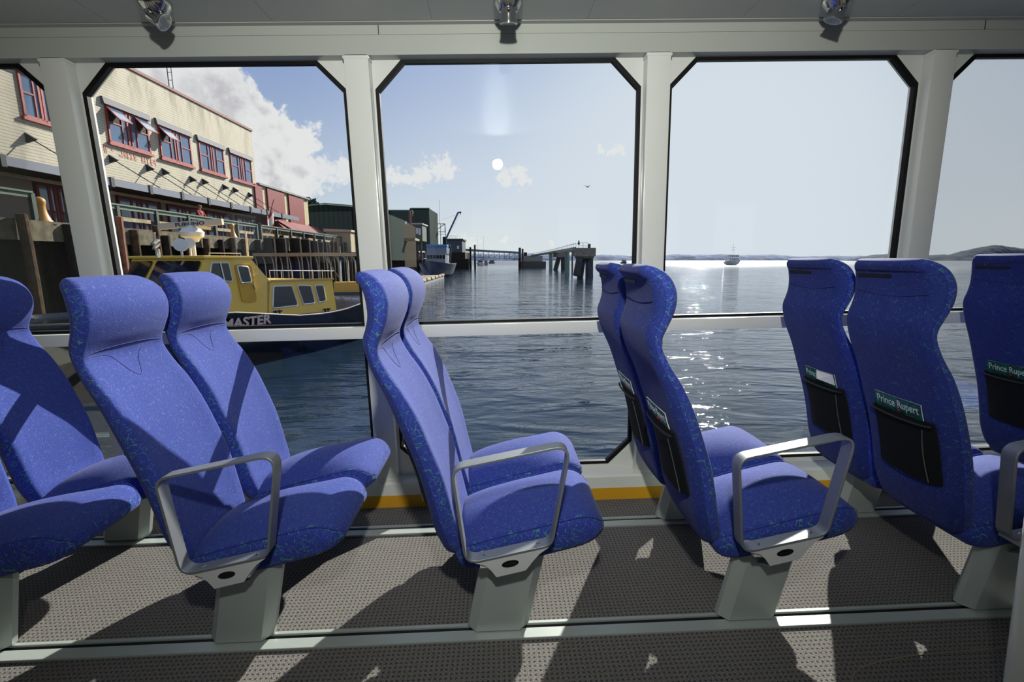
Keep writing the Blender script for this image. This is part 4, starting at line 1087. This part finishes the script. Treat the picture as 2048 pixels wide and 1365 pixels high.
f = MB(); a = c4[1]; f.tube([a+Vector((.1, .1, -.1)), a+Vector((.55, .3, -1.0))], .03, 6); f.build('brace', mat('old_tube', (150, 138, 120), .4, metal=.5), cb)
q0, q1, q2, q3 = at(500, 600, 23.8), at(668, 600, 21.8), at(752, 600, 22.8), at(580, 600, 27)
f = MB(); f.prism([Vector((p.x, p.y, -3.2)) for p in (q0, q1, q2, q3)], (0, 0, 1.5)); f.build('hull', mat('worn_dark_hull', (70, 58, 44), .7), cb)
p0, p1 = at(668, 582, 21.7), at(730, 582, 22.3)
f = MB(); f.prism([Vector((p0.x, p0.y, -1.9)), Vector((p1.x, p1.y, -1.9)), Vector((p1.x, p1.y, -1.02)), Vector((p0.x, p0.y, -1.02))], (-.1, .6, 0)); f.build('side_panel', mat('boat_yellow_worn', (196, 156, 70), .5), cb)

# far quay: retaining piles
def box_s(name, px0, px1, py0, py1, Y, depth, m, lab=None, cat_=None, parent=None):
    a, c = at(px0, py1, Y), at(px1, py0, Y); f = MB(); f.box(a.x, c.x, Y, Y+depth, a.z, c.z); o = f.build(name, m, parent)
    if parent is None: out(o, lab, cat_)
    return o
quay = box_s('quay_wall', 762, 930, 505, 541, 160, 20, CREO); quay['kind'] = 'structure'
k = 0
for px in range(772, 842, 7):
    Y = 62+(px-772)*.35; p = at(px, 500, Y); pile(p.x, Y, at(px, 492+((px*7) % 5), Y).z, .26, CREO if k % 2 else WETW, 'dark timber pile along the far quay, right of the second white post', rot=False, group='far quay piles'); k += 1
for px in range(912, 938, 3):
    Y = 158; p = at(px, 520, Y); pile(p.x, Y, at(px, 518, Y).z, .3, CREO, 'dark pile of the quay wall behind the blue fishing boat', rot=False, group='quay wall piles')
pile(at(941, 520, 172).x, 172, at(941, 495, 172).z, .38, CREO, 'tall thin black pile standing in the water left of the gangway', rot=False)
pile(at(950, 520, 178).x, 178, at(950, 490, 178).z, .36, CREO, 'second tall thin black pile under the gangway end', rot=False)
# quay sheds
wf = empty('cannery_shed', (0, 0, 0), 0, 'old brown waterfront shed with pale sloping roof beside the second white post', 'building'); out(wf)
a = at(768, 478, 66); c = at(808, 478, 66)
f = MB(); f.prism([(a.x, 66, -1.0), (c.x, 66, -1.0), (c.x, 66, at(808, 446, 66).z), (a.x, 66, at(768, 428, 66).z)], (0, 8, 0)); f.build('wall', mat('brown_boards', (58, 50, 38), .95, spec=.05, bump=(4, .3, .4)), wf)
f = MB(); p, q = at(766, 428, 65.5), at(812, 446, 65.5); f.bar(p, q, .9, .35, up=(0, 0, 1)); f.build('roof', mat('pale_roof_edge', (170, 172, 166), .6), wf)
f = MB(); p, q = at(780, 470, 65), at(830, 478, 65); f.box(p.x, q.x, 65, 68, q.z-.2, q.z+.1); f.build('landing', PALE, wf)
gb = empty('green_cannery', (0, 0, 0), 0, 'tall dark green cannery with higher block behind the brown shed', 'building'); out(gb)
box_s('wall', 762, 824, 421, 500, 102, 16, GRNP, parent=gb); box_s('upper_block', 822, 858, 417, 500, 106, 12, GRNP, parent=gb)
box_s('roof_edge', 762, 824, 420, 422, 101.7, .3, mat('green_roof_edge', (64, 104, 84), .6), parent=gb); box_s('roof_edge', 821, 859, 416, 418, 105.7, .3, mat('green_roof_edge', (64, 104, 84), .6), parent=gb)
tw = empty('lookout_cabin', (0, 0, 0), 0, 'small green cabin on stilts with two pale windows above the quay', 'cabin'); out(tw)
box_s('wall', 826, 844, 449, 482, 80, 4, mat('mid_green', (66, 86, 72), .7), parent=tw); box_s('window', 832, 835.5, 456, 468, 79.9, .1, BWHITE, parent=tw); box_s('window', 837, 841, 457, 470, 79.9, .1, BWHITE, parent=tw); box_s('roof', 808, 845, 446.5, 449, 79.5, 5, mat('pale_roof_edge', (170, 172, 166), .6), parent=tw)
box_s('stilt', 828, 830, 482, 525, 80.5, .3, CREO, parent=tw); box_s('stilt', 841, 843, 482, 525, 80.5, .3, CREO, parent=tw)
p = at(821.5, 475, 76); f = MB(); f.cyl((p.x, 76, at(821, 530, 76).z), (p.x, 76, at(821, 422, 76).z), .18, .18, 10); out(f.build('red_mast', mat('red_mast_paint', (140, 50, 40), .6)), 'tall rusty red mast in front of the dark green cannery', 'mast')
sl = empty('storage_silo', (0, 0, 0), 0, 'blue grey cylindrical silo at the end of the cannery', 'silo'); out(sl)
p = at(859.5, 490, 122); f = MB(); f.cyl((p.x, 122, -.5), (p.x, 122, at(858, 447, 122).z), 1.3, 1.3, 20); f.build('tank', mat('silo_blue', (104, 112, 138), .5), sl, smooth=40)
f = MB(); f.lathe((p.x, 122, at(858, 447, 122).z), (0, 0, 1), [(0, 1.38), (.4, 1.05), (.7, .3), (.75, 0)], 20); f.build('cap', mat('silo_cap', (170, 168, 162), .6), sl)
gy = empty('quay_gantry', (0, 0, 0), 0, 'open steel gantry frame beside the silo', 'gantry'); out(gy)
f = MB(); pts = {}
for n_, (x, y) in dict(a=(868, 448), b=(890, 448), c=(890, 464), d=(868, 464), e=(892, 490)).items(): pts[n_] = at(x, y, 124)
for s_, t_ in ('ab', 'bc', 'cd', 'ad', 'be', 'db'): f.bar(pts[s_], pts[t_], .14)
f.build('frame', CREO, gy)
f = MB(); f.cyl(at(872, 448, 124), at(872, 439, 124), .05, .05, 6); f.cyl(at(878.5, 448, 124), at(878.5, 400, 124), .04, .03, 6); f.build('aerial', CREO, gy)
cr = empty('dock_crane', (0, 0, 0), 0, 'dock crane boom leaning right above the fishing boat', 'crane'); out(cr)
f = MB(); f.bar(at(892, 478, 126), at(916, 426, 126), .55, .4); f.build('boom', mat('crane_grey', (84, 88, 126), .6), cr)
f = MB(); f.bar(at(915, 426, 126), at(922.5, 424.5, 126), .35); f.bar(at(922, 424, 126), at(921, 429, 126), .2); f.build('boom_tip', mat('crane_grey', (84, 88, 126), .6), cr)
f = MB(); f.cyl(at(889, 500, 126), at(889, 474, 126), .5, .5, 10); f.build('turret', CREO, cr); f = MB(); f.bar(at(882, 440, 126), at(912, 430, 126), .03); f.bar(at(921, 428, 126), at(907, 455, 126), .03); f.build('cable', CREO, cr)
ob = empty('quay_office', (0, 0, 0), 0, 'low grey quay building with flat roof and railing right of the crane', 'building'); out(ob)
box_s('wall', 893, 924, 480, 512, 162, 12, mat('office_grey', (74, 76, 80), .7), parent=ob); box_s('roof', 892, 926, 477.5, 480, 161.6, 13, mat('office_roof', (70, 84, 78), .6), parent=ob); box_s('window', 914, 918, 492, 498, 161.8, .2, BWHITE, parent=ob)
f = MB()
for px in range(896, 915, 3): f.cyl(at(px, 478, 162), at(px, 472, 162), .04, .04, 5)
f.bar(at(896, 472, 162), at(914, 472, 162), .07); f.build('roof_railing', CREO, ob)

# fishing boat bow-on
fb_ = empty('fishing_boat', tuple(at(878, 521, 91)), 0, 'dark blue hulled fishing boat seen bow first at the quay', 'boat'); out(fb_)
f = MB(); hull_mesh(f, 16, 6.6, WZ-.6, -.75, .65, .2); f.v = [(y, -x-2, z) for x, y, z in f.v]; h_ = f.build('hull', mat('blue_black_hull', (28, 38, 56), .3), fb_, smooth=35)
def fbx(n, x0, x1, y0, y1, z0, z1, m, p=None): f = MB(); f.box(x0, x1, y0, y1, z0, z1); return f.build(n, m, p or fb_)
GW = mat('boat_grey_white', (150, 152, 158), .5)
ws = fbx('wheelhouse', -1.9, 1.7, -3, 3, -.8, 1.2, GW)
for k in range(6): fbx('window', -1.75+k*.58, -1.3+k*.58, -3.03, -3, .3, .95, GLD, ws)
fbx('flybridge', -1.9, 1.9, -2.6, 2.5, 1.2, 2.5, mat('flybridge_lilac', (140, 142, 158), .6)); fbx('blue_canopy', -1.9, 2.0, -2.8, 2.6, 2.55, 2.95, mat('bright_blue_tarp', (60, 150, 210), .6))
f = MB(); f.tube([(2.1, 0, -.5), (2.3, 0, 2.2), (2.0, 0, 3.0), (1.6, 0, 3.1)], .22, 8); f.build('exhaust_stack', NAVY, fb_, smooth=True)
f = MB(); f.cyl((.3, 1, 2.9), (.3, 1, 7), .07, .05, 6); f.bar((-.6, 1, 5), (1.2, 1, 5), .06); f.build('mast', CREO, fb_)
f = MB(); f.lathe((-3.0, -2.5, .25), (0, 0, 1), [(0, 0), (.15, .4), (.5, .55), (.85, .4), (1., 0)], 14); f.build('buoy', mat('red_buoy', (200, 50, 50), .5), fb_, smooth=True)
f = MB(); f.tube([(-2.2, -5, .1), (-3.0, -1, .3), (-3.1, 4, .4)], .05, 6); f.build('rail', GW, fb_)
# float dock in front of it
fd_ = empty('float_dock', (0, 0, 0), 0, 'floating timber dock with pale edge boards in front of the fishing boat', 'dock'); out(fd_)
A0, A1, A2, A3 = at(888, 546, 80), at(842, 563, 55), at(790, 563, 55), at(838, 545, 82)
f = MB(); f.prism([Vector((p.x, p.y, -2.75)) for p in (A0, A1, A2, A3)], (0, 0, .25)); f.build('deck', mat('dock_planks', (116, 104, 94), .8), fd_)
f = MB(); f.prism([Vector((p.x, p.y, -3.2)) for p in (A0, A1, A2, A3)], (0, 0, .44)); f.build('float', mat('float_grey', (120, 126, 124), .8), fd_)
for k in range(6):
    a, c = Vector((A1.x, A1.y, -2.4)).lerp(Vector((A0.x, A0.y, -2.4)), k/6+.01), Vector((A1.x, A1.y, -2.4)).lerp(Vector((A0.x, A0.y, -2.4)), (k+1)/6-.03); f = MB(); f.bar(a, c, .28); f.build('edge_board', mat('edge_board_tan', (176, 152, 116), .8), fd_)
# gangway truss
gw = empty('gangway_bridge', (0, 0, 0), 0, 'long covered truss gangway spanning from the quay to the pier', 'bridge'); out(gw)
G0, G1, G2, G3 = at(926, 500, 182), at(1040, 506, 182), at(926, 514, 182), at(1040, 519, 182)
f = MB(); f.bar(G0, G1, 1.6, .8); f.build('roof_beam', mat('gangway_green', (96, 118, 116), .6), gw)
f = MB(); f.bar(G2, G3, .35, .16)
for k in range(12):
    a, c = G0.lerp(G1, k/11), G2.lerp(G3, k/11); f.bar(a, c, .2); 
    if k < 11: f.bar(c, G0.lerp(G1, (k+1)/11), .1)
f.build('truss', mat('truss_grey', (74, 80, 88), .6), gw)
# far moored boats
def small_boat(px, wy, Y, L, lab, mast=None, col=(196, 192, 186)):
    e = empty('moored_boat', tuple(at(px, 521, Y)), 0, lab, 'boat'); out(e); w0 = Y/FPX
    f = MB(); hull_mesh(f, L, L*.34, WZ-.4, WZ+1.3, .5, .1); f.v = [(y, -x, z) for x, y, z in f.v]; f.build('hull', mat('small_hull_%d' % col[0], col, .5), e)
    f = MB(); f.box(-L*.11, L*.11, -L*.15, L*.2, WZ+1.2, WZ+2.9); f.box(-L*.13, L*.13, -L*.18, L*.22, WZ+2.9, WZ+3.05); c_ = f.build('cabin', GW, e)
    f = MB(); f.box(-L*.09, L*.09, -L*.155, -L*.15, WZ+2.1, WZ+2.6); f.build('window', GLD, c_)
    if mast:
        for dx, h in mast: f = MB(); f.cyl((dx, 0, WZ+1), (dx, 0, h), .06, .05, 6); f.build('mast', CREO, e)
small_boat(961, 530, 280, 14, 'pale moored boat with two tall masts under the gangway', [(-1.9, 14), (1.9, 14), (0, 6)])
small_boat(984, 525, 430, 20, 'grey moored boat farther out under the gangway', None, (110, 110, 112))
small_boat(972, 528, 300, 9, 'small reddish moored boat between the two others', None, (150, 90, 80))

# ---------------------------------------------------------------- pier on the right
pr = empty('concrete_pier', (0, 0, 0), 0, 'pier with concrete cap and raked piles standing in the middle of the harbour', 'pier'); out(pr)
PG = mat('pale_green_pile', (124, 148, 134), .7); PD = mat('dark_pile', (66, 62, 56), .8, bump=(2, .3, .4, .03))
def pbar(n, x0, y0, x1, y1, Y0, Y1, w_, m, round_=True):
    a, c = at(x0, y0, Y0), at(x1, y1, Y1); f = MB()
    if round_: f.cyl(a, c, w_/2, w_/2, 14)
    else: f.bar(a, c, w_, w_)
    return f.build(n, m, pr, smooth=40 if round_ else False)
Yp = 80
box_s('pile_cap', 1150, 1192, 496, 513, Yp, 3.5, CONC, parent=pr); box_s('pile_cap_step', 1154, 1188, 512, 517, Yp+.3, 3.0, CONC, parent=pr)
pbar('pile', 1160, 515, 1153, 552, Yp+.6, Yp+.1, 1.25, PD); pbar('pile', 1166, 515, 1160, 556, Yp+2.9, Yp+2.9, 1.1, PD); pbar('pile', 1178.5, 515, 1178.5, 562, Yp+1.2, Yp+1.2, 1.35, PD)
box_s('rear_cap', 1108, 1132, 503, 515, 145, 4, CONC, parent=pr)
pbar('pile', 1118, 514, 1109.5, 545, 146, 146, 1.4, PD); pbar('pile', 1126, 514, 1126, 545, 146, 146, 1.3, PD)
pbar('pile', 1134.5, 503, 1134.5, 556, 108, 108, 1.1, PG); pbar('pile', 1101.5, 508, 1101.5, 546, 152, 152, 1.2, PG); pbar('pile', 1144.5, 503, 1144.5, 552, 118, 118, .4, PD)
f = MB()
Wk = [(at(1152, 487, Yp+1), at(1152, 502, Yp+1)), (at(1110, 498, 145), at(1110, 506, 145)), (at(1087, 503, 165), at(1087, 509, 165)), (at(1062, 508, 178), at(1062, 513, 178))]
for (a, a2), (c, c2) in zip(Wk, Wk[1:]): f.bar(a2, c2, 1.2, .25)
dk = f.build('walkway_deck', CONC, pr)
for i, ((a, a2), (c, c2)) in enumerate(zip(Wk, Wk[1:])):
    f = MB(); f.bar(a, c, .08); n = 14
    for k in range(n+1): p, q = a.lerp(c, k/n), a2.lerp(c2, k/n); f.bar(p, q, .06)
    p, q = a.lerp(a2, .45), c.lerp(c2, .45); f.prism([p, q, c2, a2], (0, .05, 0)); f.build('guard_panel', mat('guard_grey', (140, 138, 130), .7), pr)
f = MB(); p = at(1178.5, 496, Yp+1.5); f.lathe((p.x, Yp+1.5, p.z), (0, 0, 1), [(0, .22), (.5, .24), (.62, .26), (.68, .1), (.7, 0)], 12); f.build('bollard', CREO, pr)
f = MB(); 
for yy_ in (486, 492): f.bar(at(1157, yy_, Yp+.5), at(1176, yy_, Yp+.5), .05)
for xx_ in (1157, 1166, 1176): f.bar(at(xx_, 497, Yp+.5), at(xx_, 486, Yp+.5), .05)
f.build('handrail', CREO, pr)
f = MB(); p = at(1157.5, 486, Yp+1); f.lathe((p.x, p.y, p.z-.3), (0, 0, 1), [(0, .2), (.35, .18), (.4, .1), (.6, .12), (.75, .02)], 10); f.build('navigation_light', CREO, pr)
lw = empty('low_landing', (0, 0, 0), 0, 'low dark timber landing stage with boarded side left of the pier', 'landing stage'); out(lw)
box_s('wall', 1041, 1092, 523, 538, 182, 6, mat('landing_boards', (92, 86, 80), .9, bump=(3, .3, .3)), parent=lw); box_s('upper_wall', 1044, 1085, 512, 523, 183, 5, mat('landing_grey', (150, 144, 134), .8, bump=(3, .3, .3)), parent=lw)
box_s('hut', 1048, 1054, 505, 512, 184, 3, CREO, parent=lw)
pile(at(1039.5, 520, 172).x, 172, at(1039, 496, 172).z, .48, CREO, 'black mooring pile at the left end of the landing stage', rot=False, name='mooring_pile')
pile(at(1045, 520, 179).x, 179, at(1045, 498, 179).z, .4, mat('rust_pile', (92, 54, 44), .8), 'rusty mooring pile just behind the black one', rot=False, name='mooring_pile')

# ship in the bay
sp_ = at(1465, 521, 300); sh = empty('ship', tuple(sp_), math.radians(-14), 'small white ship with tall mast lying out in the bay', 'ship'); out(sh)
SHW = mat('ship_white', (240, 236, 228), .6)
f = MB(); hull_mesh(f, 26, 8.0, WZ-.5, WZ+2.2, 1.6, .6); f.v = [(y, -x, z) for x, y, z in f.v]; f.build('hull', SHW, sh)
for n_, b_ in (('deckhouse', (-3, 3, -5, 9, WZ+2.2, WZ+4.6)), ('bridge', (-2.7, 2.7, -4, 3, WZ+4.6, WZ+6.4))):
    f = MB(); f.box(*b_); q = f.build(n_, SHW, sh)
    f = MB()
    for k in range(5): f.box(b_[0]+.4+k*1.1, b_[0]+1.1+k*1.1, b_[2]-.05, b_[2], b_[5]-1.1, b_[5]-.4)
    f.build('window', GLD, q)
f = MB(); f.cyl((0, 0, WZ+6.4), (0, 0, WZ+13.5), .16, .08, 8); f.bar((-1.6, 0, WZ+11), (1.6, 0, WZ+11), .14); f.bar((-1, 0, WZ+9.5), (1, 0, WZ+9.5), .3, .3); f.build('mast', SHW, sh)
small_boat(1248, 522, 420, 14, 'distant low boat close to the far shore, left of the third white post', None, (96, 96, 104))
# navigation spars glinting? (thin white channel markers near the far shore)
for i, px in enumerate((1499, 1529, 1555)):
    p = at(px, 521, 900); f = MB(); f.cyl((p.x, 900, WZ), (p.x, 900, at(px, 513, 900).z), .35, .12, 6)
    out(f.build('channel_marker', BWHITE), 'thin white channel marker in the glittering water right of the ship', 'marker', 'channel markers')
# gull
gl = empty('seagull', tuple(at(1175, 374, 60)), 0, 'small seagull gliding in the sky right of the middle window', 'bird'); out(gl)
f = MB(); f.lathe((-.22, 0, 0), (1, .15, 0), [(0, .01), (.1, .05), (.25, .07), (.38, .05), (.46, .01)], 8); 
for s_ in (-1, 1): f.add([(0, 0, .02), (.1, 0, .02), (.02+s_*.28, -.05, .16), (-.06+s_*.28, -.05, .16), (.0+s_*.62, .0, .07)], [(0, 1, 2, 3), (3, 2, 4)])
f.build('body', mat('gull_grey', (120, 120, 122), .8), gl, fix=False)

# far hills: ridges with real depth
def ridge(name, prof, Y, depth, m, seed):
    f = MB(); rnd = random.Random(seed); xs_ = [p[0] for p in prof]; cols = []
    x = xs_[0]
    n = 260; rows = 7
    V = []
    for i in range(n+1):
        px = prof[0][0]+(prof[-1][0]-prof[0][0])*i/n
        for a, c in zip(prof, prof[1:]):
            if a[0] <= px <= c[0]: h = a[1]+(c[1]-a[1])*(px-a[0])/(c[0]-a[0]); break
        for r in range(rows):
            q = r/(rows-1); prof_h = math.sin(PI*q)**.8
            Yr = Y+depth*q; top = at(px, h, Y+depth/2).z-WZ
            nz = 1+.10*noise.noise(Vector((i*.35, r*1.3, seed)))+.05*noise.noise(Vector((i*1.1, r*2.3, seed+5)))
            xr = at(px, 521, Y+depth/2).x
            V.append((xr+rnd.uniform(-1, 1)*depth*.004, Yr, WZ-2+(top+2)*prof_h*nz))
    fs = [(i*rows+r, (i+1)*rows+r, (i+1)*rows+r+1, i*rows+r+1) for i in range(n) for r in range(rows-1)]
    f.add(V, fs); o = f.build(name, m, fix=False, smooth=True); out(o, kind='structure'); return o
HILL = mat('forested_hill', (72, 82, 92), .95, spec=.05, bump=(.02, .6, .3, 12))  # bluish grey base colour carries the haze of distance
HILLF = mat('far_forest', (122, 132, 150), .95, spec=.05, bump=(.01, .6, .25, 20))  # paler and bluer still, distance haze put into the colour
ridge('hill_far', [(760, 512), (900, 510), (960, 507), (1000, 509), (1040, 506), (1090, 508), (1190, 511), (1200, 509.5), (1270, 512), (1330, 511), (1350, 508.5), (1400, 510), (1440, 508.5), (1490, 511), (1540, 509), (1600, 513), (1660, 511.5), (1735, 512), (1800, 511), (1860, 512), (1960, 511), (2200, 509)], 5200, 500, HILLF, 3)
ridge('hill_near', [(1718, 520.5), (1730, 514), (1750, 510), (1775, 508), (1800, 509), (1830, 511), (1860, 511), (1885, 509.5), (1898, 513), (1915, 508), (1940, 500), (1965, 494), (1980, 491), (1998, 492), (2020, 496), (2048, 500), (2100, 504), (2200, 509)], 3000, 420, HILL, 9)
ridge('shore_left', [(-700, 470), (-300, 480), (0, 490), (300, 500), (600, 505), (770, 512)], 900, 200, HILL, 12)

for o in OUT:
    b_ = o.matrix_basis.copy()
    o.matrix_world = TILT @ b_
